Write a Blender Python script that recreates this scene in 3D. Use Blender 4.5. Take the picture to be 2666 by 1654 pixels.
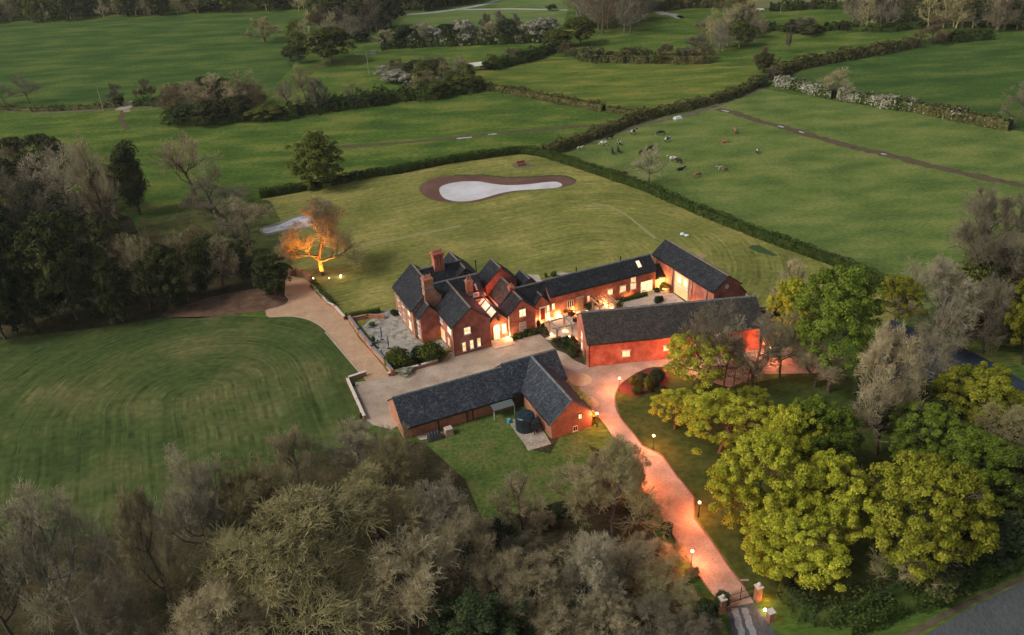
import bpy, bmesh, math, random
import numpy as np
from mathutils import Vector, Matrix, Euler
random.seed(7)
for o in list(bpy.data.objects): bpy.data.objects.remove(o, do_unlink=True)
SC = bpy.context.scene
COL = SC.collection
PI = math.pi
R = math.radians

# ------------------------------------------------------------ camera, sky, sun, exposure
F_PX, CXP, CYP, PITCH, ROLL, CAMH = 2200.0, 1333.0, 827.0, R(29.2), R(-3.1), 70.0
cam_d = bpy.data.cameras.new('camera'); cam = bpy.data.objects.new('camera', cam_d); COL.objects.link(cam)
cam_d.sensor_fit = 'HORIZONTAL'; cam_d.sensor_width = 36; cam_d.lens = 36 * F_PX / 2666.0
cam_d.clip_start = 1; cam_d.clip_end = 6000
cam.matrix_world = Matrix.Translation((0, 0, CAMH)) @ Matrix.Rotation(PI/2 - PITCH, 4, 'X') @ Matrix.Rotation(ROLL, 4, 'Z')
SC.camera = cam
W = bpy.data.worlds.new('World'); SC.world = W; W.use_nodes = True
nt = W.node_tree; bg = nt.nodes['Background']
sky = nt.nodes.new('ShaderNodeTexSky'); sky.sky_type = 'NISHITA'; sky.sun_disc = False
SUN_EL, SUN_AZ = R(14), R(250)
sky.sun_elevation = SUN_EL; sky.sun_rotation = SUN_AZ; sky.air_density = 1.0; sky.dust_density = 4.0; sky.ozone_density = 1.0
hs = nt.nodes.new('ShaderNodeHueSaturation'); hs.inputs['Saturation'].default_value = .45
nt.links.new(sky.outputs[0], hs.inputs['Color']); nt.links.new(hs.outputs[0], bg.inputs[0]); bg.inputs[1].default_value = 0.088
sd = bpy.data.lights.new('sun', 'SUN'); sd.energy = 1.15; sd.angle = R(16); sd.color = (1, .93, .82)
sun = bpy.data.objects.new('sun', sd); COL.objects.link(sun)
sdir = Vector((math.sin(SUN_AZ)*math.cos(R(50)), math.cos(SUN_AZ)*math.cos(R(50)), math.sin(R(50))))
sun.rotation_euler = sdir.to_track_quat('Z', 'Y').to_euler()
SC.view_settings.view_transform = 'Standard'; SC.view_settings.look = 'None'
SC.view_settings.exposure = 0.95; SC.view_settings.gamma = 1.0
SC.render.engine = 'CYCLES'
SC.cycles.max_bounces = 5; SC.cycles.diffuse_bounces = 2; SC.cycles.transparent_max_bounces = 6

# ------------------------------------------------------------ photo measurements -> metres on the ground
KEY = {'F':(0,0,.9141),'A':(0,0,2.7),'B':(900,0,2.7),'C':(1766,0,2.7),'D':(0,400,2.74875),'E':(0,900,2.005),'G':(900,1050,2.50375),'J':(1866,600,2.74875),'I':(1766,1000,2.3122),'1':(1000,620,4.32),'2':(1450,600,4.0873),'3':(850,780,3.4814),'4':(1500,850,3.7492),'5':(1550,1150,3.0),'6':(600,420,3.15),
'z1':(1020,640,9.45),'z2':(1120,780,9.45),'z3':(1260,680,9.45),'z4':(1350,780,9.45),'z5':(1500,860,9.45),'z6':(1680,610,7.56),'z7':(1290,920,7.56),'z8':(1010,1000,7.56)}
def S(k, x, y): a, b, s = KEY[k]; return a + x/s, b + y/s
_cr, _sr, _cp, _sp = math.cos(ROLL), math.sin(ROLL), math.cos(PITCH), math.sin(PITCH)
def ray(x, y):
    a = (x-CXP)/F_PX; b = (y-CYP)/F_PX
    xl = a*_cr + b*_sr; yl = -a*_sr + b*_cr
    return np.array([xl, _cp - yl*_sp, -_sp - yl*_cp])
def gp(k, x, y, z=0.0):
    r = ray(*S(k, x, y)); t = (z-CAMH)/r[2]
    return Vector((t*r[0], t*r[1], z))
def proj(p):
    x, y, z = p[0], p[1], p[2]-CAMH
    zc = y*_cp - z*_sp; yc = -(y*_sp + z*_cp)
    return CXP + F_PX*(x*_cr-yc*_sr)/zc, CYP + F_PX*(x*_sr+yc*_cr)/zc, zc
def height_of(p, ysrc):
    lo, hi = 0.0, 45.0
    for _ in range(40):
        m = (lo+hi)/2
        if proj((p[0], p[1], m))[1] > ysrc: lo = m
        else: hi = m
    return lo
class Frame:
    def __init__(s, o, yaw):
        s.o = np.array([o[0], o[1]]); c, n = math.cos(yaw), math.sin(yaw)
        s.u = np.array([c, n]); s.v = np.array([-n, c]); s.yaw = yaw
    def w(s, u, v, z=0): p = s.o + u*s.u + v*s.v; return Vector((p[0], p[1], z))
    def line(s, k, x, y, u=None, v=None):
        r = ray(*S(k, x, y)); o2 = -s.o
        ru, rv, ou, ov = r[:2]@s.u, r[:2]@s.v, o2@s.u, o2@s.v
        t = (u-ou)/ru if u is not None else (v-ov)/rv
        return ou+t*ru, ov+t*rv, CAMH+t*r[2]
HF = Frame((-9.232, 113.703), R(22.5))            # farmhouse and long wing
BF = Frame(HF.w(16.8, -12.6), R(4.8))             # long barn with the road side wall
FF = Frame(HF.w(41.3, 8.0), R(24.9))              # tall barn at the back
LF = HF                                           # L shaped outbuilding shares the house axes

# ------------------------------------------------------------ object helpers
def tag(o, label=None, cat=None, group=None, kind=None):
    if label: o['label'] = label
    if cat: o['category'] = cat
    if group: o['group'] = group
    if kind: o['kind'] = kind
    return o
def thing(name, label, cat, loc=(0,0,0), rz=0, group=None):
    o = bpy.data.objects.new(name, None); COL.objects.link(o); o.location = loc; o.rotation_euler = (0,0,rz)
    o.empty_display_size = .3
    return tag(o, label, cat, group)
def link(name, me, parent=None, mat=None):
    o = bpy.data.objects.new(name, me); COL.objects.link(o)
    if mat is not None:
        ms = mat if isinstance(mat, (list, tuple)) else [mat]
        if len(me.materials) == 0:
            for m in ms: me.materials.append(m)
    if parent is not None: o.parent = parent
    return o
class MB:
    """collects polygons and links them as one mesh"""
    def __init__(s): s.v = []; s.f = []; s.m = []
    def poly(s, pts, mi=0):
        n = len(s.v); s.v += [tuple(p) for p in pts]; s.f.append(tuple(range(n, n+len(pts)))); s.m.append(mi)
    def prism(s, base, top, mi=0):
        n = len(s.v); k = len(base); s.v += [tuple(p) for p in base] + [tuple(p) for p in top]
        s.f.append(tuple(n+i for i in reversed(range(k)))); s.f.append(tuple(n+k+i for i in range(k)))
        s.f += [(n+i, n+(i+1) % k, n+k+(i+1) % k, n+k+i) for i in range(k)]; s.m += [mi]*(k+2)
    def box(s, fr, u0, u1, v0, v1, z0, z1, mi=0):
        b = [fr.w(u0,v0,z0), fr.w(u1,v0,z0), fr.w(u1,v1,z0), fr.w(u0,v1,z0)]
        t = [fr.w(u0,v0,z1), fr.w(u1,v0,z1), fr.w(u1,v1,z1), fr.w(u0,v1,z1)]
        s.prism(b, t, mi)
    def tube(s, a, b, r0, r1=None, n=6, mi=0):
        a = Vector(a); b = Vector(b); r1 = r0 if r1 is None else r1
        d = (b-a).normalized(); x = d.orthogonal().normalized(); y = d.cross(x)
        s.prism([a+(x*math.cos(2*PI*i/n)+y*math.sin(2*PI*i/n))*r0 for i in range(n)],
                [b+(x*math.cos(2*PI*i/n)+y*math.sin(2*PI*i/n))*r1 for i in range(n)], mi)
    def lathe(s, c, prof, n=14, mi=0):
        c = Vector(c)
        for (r0, z0), (r1, z1) in zip(prof, prof[1:]):
            for i in range(n):
                a, b = 2*PI*i/n, 2*PI*(i+1)/n
                q = [c+Vector((r0*math.cos(a), r0*math.sin(a), z0)), c+Vector((r0*math.cos(b), r0*math.sin(b), z0)),
                     c+Vector((r1*math.cos(b), r1*math.sin(b), z1)), c+Vector((r1*math.cos(a), r1*math.sin(a), z1))]
                if r0 < 1e-4: q = [q[0]]+q[2:]
                elif r1 < 1e-4: q = q[:3]
                s.poly(q, mi)
    def mesh(s, name, smooth=False):
        me = bpy.data.meshes.new(name); me.from_pydata(s.v, [], s.f); me.polygons.foreach_set('material_index', s.m)
        if smooth: me.polygons.foreach_set('use_smooth', [True]*len(s.f))
        me.update(); return me
    def obj(s, name, mat, parent=None, label=None, smooth=False):
        o = link(name, s.mesh(name, smooth), parent, mat)
        if label: o['label'] = label
        return o
def np_mesh(name, verts, quads, mats=None, smooth=False):
    me = bpy.data.meshes.new(name); verts = np.asarray(verts, np.float32); quads = np.asarray(quads, np.int32)
    n = len(quads); k = quads.shape[1]
    me.vertices.add(len(verts)); me.vertices.foreach_set('co', verts.ravel())
    me.loops.add(n*k); me.loops.foreach_set('vertex_index', quads.ravel())
    me.polygons.add(n); me.polygons.foreach_set('loop_start', np.arange(0, n*k, k, dtype=np.int32))
    if mats is not None: me.polygons.foreach_set('material_index', np.asarray(mats, np.int32))
    if smooth: me.polygons.foreach_set('use_smooth', np.ones(n, bool))
    me.update(calc_edges=True); return me
def face_frame(fr, o):
    """local coordinates of an object placed in a frame: points already in world space"""
    return o

# ------------------------------------------------------------ materials
MATS = {}
def mat(name, stops, scale=1.0, rough=.85, detail=4, vec='Object', aniso=(1,1,1), rotz=0, spec=.3, bump=0, fine=None, rnd=0.0, voro=0, transl=0, metal=0):
    """noise driven colour ramp; stops = [(pos,(r,g,b))...]; fine=(scale,amount) multiplies a second noise"""
    if name in MATS: return MATS[name]
    m = bpy.data.materials.new(name); m.use_nodes = True; MATS[name] = m
    n, l = m.node_tree.nodes, m.node_tree.links; p = n['Principled BSDF']
    p.inputs['Roughness'].default_value = rough; p.inputs['Metallic'].default_value = metal
    p.inputs['Specular IOR Level'].default_value = spec
    tc = n.new('ShaderNodeTexCoord'); mp = n.new('ShaderNodeMapping'); mp.inputs['Scale'].default_value = aniso; mp.inputs['Rotation'].default_value = (0,0,rotz)
    if vec == 'World':
        ge = n.new('ShaderNodeNewGeometry'); l.new(ge.outputs['Position'], mp.inputs[0])
    else: l.new(tc.outputs[vec], mp.inputs[0])
    if name.startswith(('pasture','lawn','lf_','tw_','rough','wood','heath','bark','mud','leaf','paddock')): p.inputs['Specular IOR Level'].default_value = 0.0
    no = n.new('ShaderNodeTexNoise'); no.inputs['Scale'].default_value = scale; no.inputs['Detail'].default_value = detail; no.inputs['Roughness'].default_value = .6
    l.new(mp.outputs[0], no.inputs['Vector']); fac = no.outputs['Fac']
    if voro:
        vo = n.new('ShaderNodeTexVoronoi'); vo.inputs['Scale'].default_value = voro; l.new(mp.outputs[0], vo.inputs['Vector'])
        sp = n.new('ShaderNodeSeparateColor'); l.new(vo.outputs['Color'], sp.inputs[0])
        mx = n.new('ShaderNodeMath'); mx.operation = 'MULTIPLY_ADD'; l.new(sp.outputs[0], mx.inputs[0]); mx.inputs[1].default_value = .45
        m2 = n.new('ShaderNodeMath'); m2.operation = 'MULTIPLY'; l.new(fac, m2.inputs[0]); m2.inputs[1].default_value = .6
        l.new(m2.outputs[0], mx.inputs[2]); fac = mx.outputs[0]
    rp = n.new('ShaderNodeValToRGB'); e = rp.color_ramp.elements
    while len(e) < len(stops): e.new(.5)
    for i, (q, c) in enumerate(stops): e[i].position = q; e[i].color = (*c, 1)
    l.new(fac, rp.inputs[0]); out = rp.outputs[0]
    if fine:
        n2 = n.new('ShaderNodeTexNoise'); n2.inputs['Scale'].default_value = fine[0]; n2.inputs['Detail'].default_value = 3
        l.new(mp.outputs[0], n2.inputs['Vector'])
        mr = n.new('ShaderNodeMapRange'); mr.inputs[1].default_value = .3; mr.inputs[2].default_value = .7; mr.inputs[3].default_value = 1-fine[1]; mr.inputs[4].default_value = 1+fine[1]
        l.new(n2.outputs['Fac'], mr.inputs[0])
        mm = n.new('ShaderNodeVectorMath'); mm.operation = 'SCALE'; l.new(out, mm.inputs[0]); l.new(mr.outputs[0], mm.inputs['Scale']); out = mm.outputs[0]
    if rnd:
        oi = n.new('ShaderNodeObjectInfo'); mr = n.new('ShaderNodeMapRange'); mr.inputs[3].default_value = 1-rnd; mr.inputs[4].default_value = 1+rnd
        l.new(oi.outputs['Random'], mr.inputs[0])
        mm = n.new('ShaderNodeVectorMath'); mm.operation = 'SCALE'; l.new(out, mm.inputs[0]); l.new(mr.outputs[0], mm.inputs['Scale']); out = mm.outputs[0]
    l.new(out, p.inputs['Base Color'])
    if bump:
        b = n.new('ShaderNodeBump'); b.inputs['Strength'].default_value = bump; b.inputs['Distance'].default_value = .05; l.new(fac, b.inputs['Height']); l.new(b.outputs[0], p.inputs['Normal'])
    if transl:
        tr = n.new('ShaderNodeBsdfTranslucent'); l.new(out, tr.inputs[0]); ms = n.new('ShaderNodeMixShader'); ms.inputs[0].default_value = transl
        l.new(p.outputs[0], ms.inputs[1]); l.new(tr.outputs[0], ms.inputs[2]); l.new(ms.outputs[0], n['Material Output'].inputs[0])
    return m
def flat(name, c, rough=.6, metal=0, var=.15, scale=3):
    return mat(name, [(.3, tuple(x*(1-var) for x in c)), (.7, tuple(min(1, x*(1+var)) for x in c))], scale=scale, rough=rough, metal=metal)
def glow(name, c, s, scale=0):
    if name in MATS: return MATS[name]
    m = bpy.data.materials.new(name); m.use_nodes = True; MATS[name] = m
    n, l = m.node_tree.nodes, m.node_tree.links; p = n['Principled BSDF']
    p.inputs['Base Color'].default_value = (*[min(x, .8) for x in c], 1); p.inputs['Roughness'].default_value = .3
    p.inputs['Emission Color'].default_value = (*c, 1); p.inputs['Emission Strength'].default_value = s
    if scale:
        tc = n.new('ShaderNodeTexCoord'); no = n.new('ShaderNodeTexNoise'); no.inputs['Scale'].default_value = scale; no.inputs['Detail'].default_value = 3
        l.new(tc.outputs['Object'], no.inputs['Vector']); rp = n.new('ShaderNodeValToRGB')
        rp.color_ramp.elements[0].position = .38; rp.color_ramp.elements[0].color = (c[0]*.75, c[1]*.42, c[2]*.25, 1)
        rp.color_ramp.elements[1].position = .6; rp.color_ramp.elements[1].color = (*c, 1)
        l.new(no.outputs['Fac'], rp.inputs[0]); l.new(rp.outputs[0], p.inputs['Emission Color'])
    return m

pasture = mat('pasture', [(.36,(.044,.080,.018)),(.5,(.070,.114,.023)),(.62,(.130,.150,.036))], scale=.05, detail=9, vec='World', aniso=(1,2.4,1), fine=(.8,.3))
pasture_dark = mat('pasture_dark', [(.36,(.034,.068,.018)),(.5,(.052,.094,.024)),(.62,(.088,.118,.030))], scale=.045, detail=9, vec='World', aniso=(1,2.6,1), fine=(.8,.3))
pasture_pale = mat('pasture_pale', [(.36,(.080,.130,.040)),(.5,(.110,.155,.048)),(.64,(.150,.175,.060))], scale=.045, detail=9, vec='World', aniso=(1,2,1), fine=(.8,.22))
pasture_gold = mat('pasture_gold', [(.36,(.060,.100,.020)),(.5,(.098,.132,.028)),(.62,(.175,.170,.040))], scale=.06, detail=9, vec='World', aniso=(1,3,1), fine=(.8,.3))
pasture_cow = mat('pasture_cow', [(.36,(.072,.112,.030)),(.5,(.108,.148,.040)),(.62,(.155,.178,.054))], scale=.07, detail=9, vec='World', aniso=(1,2,1), fine=(1.1,.28))
heath = mat('heath', [(.35,(.12,.13,.055)),(.65,(.17,.155,.08))], scale=.05, detail=6, vec='World')
rough_grass = mat('rough_grass', [(.3,(.040,.060,.018)),(.5,(.075,.088,.028)),(.72,(.125,.105,.045))], scale=.5, detail=8, vec='World', fine=(3,.35))
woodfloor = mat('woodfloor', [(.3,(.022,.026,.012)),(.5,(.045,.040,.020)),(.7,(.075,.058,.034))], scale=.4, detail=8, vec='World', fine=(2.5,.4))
leaflitter = mat('leaflitter', [(.35,(.085,.052,.034)),(.65,(.15,.095,.066))], scale=.6, detail=8, vec='World', fine=(4,.3))
gravel = mat('gravel', [(.34,(.25,.185,.14)),(.5,(.345,.265,.205)),(.66,(.44,.35,.28))], scale=.25, detail=9, vec='World', fine=(9,.3))
sandgravel = mat('sandgravel', [(.3,(.34,.215,.135)),(.5,(.40,.26,.165)),(.7,(.45,.30,.20))], scale=.5, detail=9, vec='World', fine=(9,.3))
stone = mat('stone', [(.3,(.17,.165,.15)),(.5,(.27,.255,.225)),(.7,(.35,.325,.28))], scale=.8, detail=8, vec='World', fine=(6,.3), voro=1.4)
paving = mat('paving', [(.3,(.36,.29,.24)),(.7,(.48,.40,.34))], scale=1, detail=6, vec='World', fine=(5,.15), voro=1.2)
tarmac = mat('tarmac', [(.3,(.045,.05,.055)),(.7,(.085,.09,.095))], scale=.3, detail=8, vec='World', aniso=(1,.25,1), rotz=R(-20), fine=(7,.3))
courtm = mat('courtm', [(.3,(.016,.026,.045)),(.7,(.026,.038,.062))], scale=.3, vec='World', fine=(5,.2))
mud = mat('mud', [(.3,(.060,.045,.032)),(.5,(.10,.075,.052)),(.7,(.07,.085,.035))], scale=.5, detail=8, vec='World', fine=(3,.3))
clay = mat('clay', [(.3,(.075,.035,.026)),(.6,(.13,.062,.042)),(.8,(.14,.105,.075))], scale=.18, detail=8, vec='World', fine=(2,.25))
brick = mat('brick', [(.30,(.19,.060,.040)),(.5,(.33,.105,.068)),(.70,(.46,.19,.135))], scale=.6, detail=9, vec='World', rough=.9, fine=(12,.35))
brick_old = mat('brick_old', [(.25,(.22,.10,.065)),(.5,(.33,.145,.09)),(.75,(.42,.24,.17))], scale=1.1, detail=9, vec='World', rough=.9, fine=(12,.35))
slate = mat('slate', [(.26,(.006,.007,.010)),(.45,(.011,.013,.017)),(.62,(.018,.021,.027)),(.8,(.038,.040,.046))], scale=.7, detail=9, vec='World', rough=.8, spec=.2, fine=(8,.4), voro=4.5)
slate_pale = mat('slate_pale', [(.26,(.012,.015,.022)),(.45,(.021,.026,.036)),(.62,(.034,.041,.054)),(.8,(.07,.078,.088))], scale=.6, detail=9, vec='World', rough=.8, spec=.2, fine=(8,.4), voro=4.5)
slate_moss = mat('slate_moss', [(.25,(.010,.011,.011)),(.45,(.019,.019,.019)),(.6,(.034,.031,.027)),(.8,(.06,.046,.034))], scale=.9, detail=9, vec='World', rough=.8, fine=(8,.4), voro=4.5)
ridgem = mat('ridgem', [(.3,(.08,.062,.045)),(.7,(.17,.135,.11))], scale=3, vec='World', fine=(10,.3))
ridgegrey = mat('ridgegrey', [(.3,(.07,.08,.09)),(.7,(.17,.18,.19))], scale=2, vec='World', fine=(10,.4))
lead = flat('lead', (.16,.19,.23), .5)
dark = flat('dark', (.02,.02,.022), .5)
blackmetal = flat('blackmetal', (.012,.012,.014), .4)
white = flat('white', (.72,.68,.62), .5)
stonewhite = flat('stonewhite', (.55,.50,.44), .8, scale=6)
timber = flat('timber', (.36,.22,.12), .7, scale=6)
timber_grey = flat('timber_grey', (.26,.22,.19), .8, scale=6)
darktimber = flat('darktimber', (.03,.022,.018), .7)
reddoor = flat('reddoor', (.16,.008,.008), .35)
greypaint = flat('greypaint', (.10,.12,.12), .6)
lit = glow('lit', (1,.74,.42), .62, 1.9)
lit_soft = glow('lit_soft', (1,.50,.20), .42, 1.8)
lit_white = glow('lit_white', (1,.80,.50), .8, 2.4)
lit_roof = glow('lit_roof', (1,.66,.50), .5, 1.1)
dimglass = flat('dimglass', (.35,.33,.31), .15)
darkglass = flat('darkglass', (.03,.035,.04), .1)
lampglow = glow('lampglow', (1,.55,.20), 14)
spotglow = glow('spotglow', (1,.75,.45), 40)
bark = mat('bark', [(.3,(.055,.045,.035)),(.7,(.12,.10,.08))], scale=3, detail=5)
bark_grey = mat('bark_grey', [(.3,(.13,.125,.115)),(.7,(.24,.23,.21))], scale=3, detail=5)
bark_red = mat('bark_red', [(.3,(.09,.055,.04)),(.7,(.17,.10,.075))], scale=3, detail=5)
tw_far = mat('tw_far', [(.3,(.10,.088,.062)),(.5,(.155,.14,.10)),(.7,(.21,.19,.145))], scale=.5, detail=3, rnd=.18)
tw_farb = mat('tw_farb', [(.3,(.085,.062,.036)),(.5,(.13,.10,.056)),(.7,(.17,.135,.08))], scale=.5, detail=3, rnd=.18)
tw_grey = mat('tw_grey', [(.3,(.22,.19,.125)),(.5,(.31,.28,.19)),(.7,(.42,.38,.27))], scale=.5, detail=3, rnd=.15)
tw_brown = mat('tw_brown', [(.3,(.215,.175,.098)),(.5,(.32,.27,.16)),(.7,(.43,.375,.24))], scale=.5, detail=3, rnd=.18)
tw_olive = mat('tw_olive', [(.3,(.185,.165,.072)),(.5,(.28,.25,.12)),(.7,(.38,.33,.18))], scale=.5, detail=3, rnd=.18)
tw_dark = mat('tw_dark', [(.3,(.13,.112,.072)),(.7,(.24,.21,.15))], scale=.5, detail=3, rnd=.18)
lf_maple = mat('lf_maple', [(.3,(.21,.235,.022)),(.5,(.34,.355,.034)),(.7,(.52,.50,.065))], scale=.45, detail=5, fine=(2.2,.38), rough=.65, rnd=.08, transl=.3)
lf_gold = mat('lf_gold', [(.3,(.13,.145,.016)),(.5,(.21,.22,.024)),(.7,(.32,.30,.042))], scale=.45, detail=5, fine=(2.2,.38), rough=.65, rnd=.1, transl=.3)
lf_green = mat('lf_green', [(.3,(.085,.13,.016)),(.5,(.135,.19,.026)),(.7,(.20,.25,.044))], scale=.45, detail=5, fine=(2.2,.38), rough=.65, rnd=.1, transl=.3)
lf_egg = mat('lf_egg', [(.3,(.075,.095,.020)),(.5,(.14,.165,.035)),(.7,(.21,.225,.055))], scale=.45, detail=6, fine=(2.2,.38), rough=.65, transl=.2)
lf_ever = mat('lf_ever', [(.3,(.022,.030,.012)),(.5,(.042,.052,.018)),(.7,(.090,.088,.028))], scale=.45, detail=6, fine=(2.2,.38), rough=.7, rnd=.2)
lf_teal = mat('lf_teal', [(.3,(.018,.028,.013)),(.5,(.034,.048,.020)),(.7,(.058,.070,.030))], scale=.45, detail=6, fine=(2.2,.38), rough=.7, rnd=.2)
lf_hedge = mat('lf_hedge', [(.3,(.022,.040,.010)),(.5,(.040,.062,.014)),(.7,(.075,.090,.024))], scale=.6, detail=6, rough=.7, vec='World')
lf_hedgebr = mat('lf_hedgebr', [(.3,(.045,.055,.018)),(.5,(.085,.085,.030)),(.7,(.13,.105,.050))], scale=.25, detail=6, rough=.7, vec='World')
lf_blossom = mat('lf_blossom', [(.35,(.09,.10,.05)),(.5,(.24,.235,.18)),(.7,(.40,.385,.31))], scale=.5, detail=6, rough=.7, vec='World')
lf_shrub = mat('lf_shrub', [(.3,(.040,.052,.012)),(.5,(.070,.085,.018)),(.7,(.12,.125,.03))], scale=.45, detail=5, fine=(2.2,.38), rough=.7, rnd=.2)
lf_redsh = mat('lf_redsh', [(.3,(.05,.018,.012)),(.7,(.10,.04,.02))], scale=.8, rnd=.2)

def lawn_mat(name, cols, centre, rot, period, amp):
    """mown grass: stadium shaped mower passes (straight runs with a turn at one end)"""
    m = mat(name, cols, scale=.06, detail=8, vec='World', fine=(.9,.2)); n, l = m.node_tree.nodes, m.node_tree.links
    p = n['Principled BSDF']; src = p.inputs['Base Color'].links[0].from_socket
    ge = n.new('ShaderNodeNewGeometry'); mp = n.new('ShaderNodeMapping'); mp.vector_type = 'TEXTURE'
    mp.inputs['Location'].default_value = (centre[0], centre[1], 0); mp.inputs['Rotation'].default_value = (0,0,rot)
    l.new(ge.outputs['Position'], mp.inputs[0])
    nz = n.new('ShaderNodeTexNoise'); nz.inputs['Scale'].default_value = .12; nz.inputs['Detail'].default_value = 3; l.new(mp.outputs[0], nz.inputs['Vector'])
    ad = n.new('ShaderNodeVectorMath'); ad.operation = 'MULTIPLY_ADD'; l.new(nz.outputs['Color'], ad.inputs[0]); ad.inputs[1].default_value = (1.6,1.6,0); l.new(mp.outputs[0], ad.inputs[2])
    sx = n.new('ShaderNodeSeparateXYZ'); l.new(ad.outputs[0], sx.inputs[0])
    mx = n.new('ShaderNodeMath'); mx.operation = 'MAXIMUM'; l.new(sx.outputs[1], mx.inputs[0]); mx.inputs[1].default_value = 0
    cb = n.new('ShaderNodeCombineXYZ'); l.new(sx.outputs[0], cb.inputs[0]); l.new(mx.outputs[0], cb.inputs[1])
    ln = n.new('ShaderNodeVectorMath'); ln.operation = 'LENGTH'; l.new(cb.outputs[0], ln.inputs[0])
    at = n.new('ShaderNodeMath'); at.operation = 'ARCTAN2'; l.new(mx.outputs[0], at.inputs[0]); l.new(sx.outputs[0], at.inputs[1])
    mn = n.new('ShaderNodeMath'); mn.operation = 'MINIMUM'; l.new(sx.outputs[1], mn.inputs[0]); mn.inputs[1].default_value = 0
    al = n.new('ShaderNodeMath'); al.operation = 'MULTIPLY_ADD'; l.new(at.outputs[0], al.inputs[0]); al.inputs[1].default_value = 12; l.new(mn.outputs[0], al.inputs[2])
    al2 = n.new('ShaderNodeMath'); al2.operation = 'MULTIPLY'; l.new(al.outputs[0], al2.inputs[0]); al2.inputs[1].default_value = .045
    ml = n.new('ShaderNodeMath'); ml.operation = 'MULTIPLY'; l.new(ln.outputs['Value'], ml.inputs[0]); ml.inputs[1].default_value = 1.6/period
    c2 = n.new('ShaderNodeCombineXYZ'); l.new(ml.outputs[0], c2.inputs[0]); l.new(al2.outputs[0], c2.inputs[1])
    sn = n.new('ShaderNodeTexNoise'); sn.inputs['Scale'].default_value = 1.0; sn.inputs['Detail'].default_value = 4; l.new(c2.outputs[0], sn.inputs['Vector'])
    si = n.new('ShaderNodeMapRange'); si.inputs[1].default_value = .38; si.inputs[2].default_value = .62; si.inputs[3].default_value = -1; si.inputs[4].default_value = 1; l.new(sn.outputs['Fac'], si.inputs[0])
    n3 = n.new('ShaderNodeTexNoise'); n3.inputs['Scale'].default_value = .35; n3.inputs['Detail'].default_value = 5; l.new(mp.outputs[0], n3.inputs['Vector'])
    mr = n.new('ShaderNodeMapRange'); mr.inputs[1].default_value = .38; mr.inputs[2].default_value = .65; l.new(n3.outputs['Fac'], mr.inputs[0])
    m3 = n.new('ShaderNodeMath'); m3.operation = 'MULTIPLY'; l.new(si.outputs[0], m3.inputs[0]); l.new(mr.outputs[0], m3.inputs[1])
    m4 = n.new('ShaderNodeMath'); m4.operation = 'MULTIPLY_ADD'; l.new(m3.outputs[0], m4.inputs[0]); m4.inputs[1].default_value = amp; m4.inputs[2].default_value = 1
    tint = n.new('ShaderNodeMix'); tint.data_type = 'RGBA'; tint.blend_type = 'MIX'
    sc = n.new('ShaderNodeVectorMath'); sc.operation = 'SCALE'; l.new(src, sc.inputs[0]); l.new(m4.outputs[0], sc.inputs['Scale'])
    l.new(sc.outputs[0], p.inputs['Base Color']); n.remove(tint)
    return m
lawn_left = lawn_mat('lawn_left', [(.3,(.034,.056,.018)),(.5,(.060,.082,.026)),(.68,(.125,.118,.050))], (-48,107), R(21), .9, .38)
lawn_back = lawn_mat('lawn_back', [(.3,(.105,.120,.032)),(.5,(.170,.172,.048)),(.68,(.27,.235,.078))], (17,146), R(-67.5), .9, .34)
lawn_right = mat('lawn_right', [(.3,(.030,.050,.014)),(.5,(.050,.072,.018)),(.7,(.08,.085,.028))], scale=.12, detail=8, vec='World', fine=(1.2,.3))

# ------------------------------------------------------------ ground
def sheet(name, pts, z, m, kind='structure', cut=None):
    mb = MB(); mb.poly([(p[0], p[1], z) for p in pts]); me = mb.mesh(name)
    bm = bmesh.new(); bm.from_mesh(me); bmesh.ops.triangulate(bm, faces=bm.faces)
    for f in bm.faces:
        f.normal_update()
        if f.normal.z < 0: f.normal_flip()
    bm.to_mesh(me); bm.free()
    return tag(link(name, me, None, m), kind=kind)
def P(k, *pts): return [gp(k, x, y) for x, y in pts]
def smooth(pts, n=4, closed=False):
    out = []; N = len(pts)
    rng = range(N if closed else N-1)
    for i in rng:
        p0 = pts[(i-1) % N] if closed or i > 0 else pts[0]; p1 = pts[i]; p2 = pts[(i+1) % N]; p3 = pts[(i+2) % N] if closed or i+2 < N else pts[-1]
        for j in range(n):
            t = j/n
            out.append(.5*((2*p1) + (p2-p0)*t + (2*p0-5*p1+4*p2-p3)*t*t + (3*p1-p0-3*p2+p3)*t**3))
    if not closed: out.append(pts[-1])
    return out
def strip(name, pts, w, z, m, jit=0, kind='structure', seed=1):
    rg = random.Random(seed); pts = smooth(pts, 6); mb = MB(); L = []; Rr = []
    for i, p in enumerate(pts):
        d = (pts[min(i+1, len(pts)-1)]-pts[max(i-1, 0)]).normalized(); nn = Vector((-d.y, d.x, 0))
        L.append(p+nn*(w/2+rg.uniform(-jit, jit))); Rr.append(p-nn*(w/2+rg.uniform(-jit, jit)))
    for i in range(len(pts)-1): mb.poly([(*q[:2], z) for q in (Rr[i], Rr[i+1], L[i+1], L[i])])
    return tag(link(name, mb.mesh(name), None, m), kind=kind)

sheet('ground', [(-3000,-300),(3000,-300),(3000,4500),(-3000,4500)], -.02, pasture)
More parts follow.
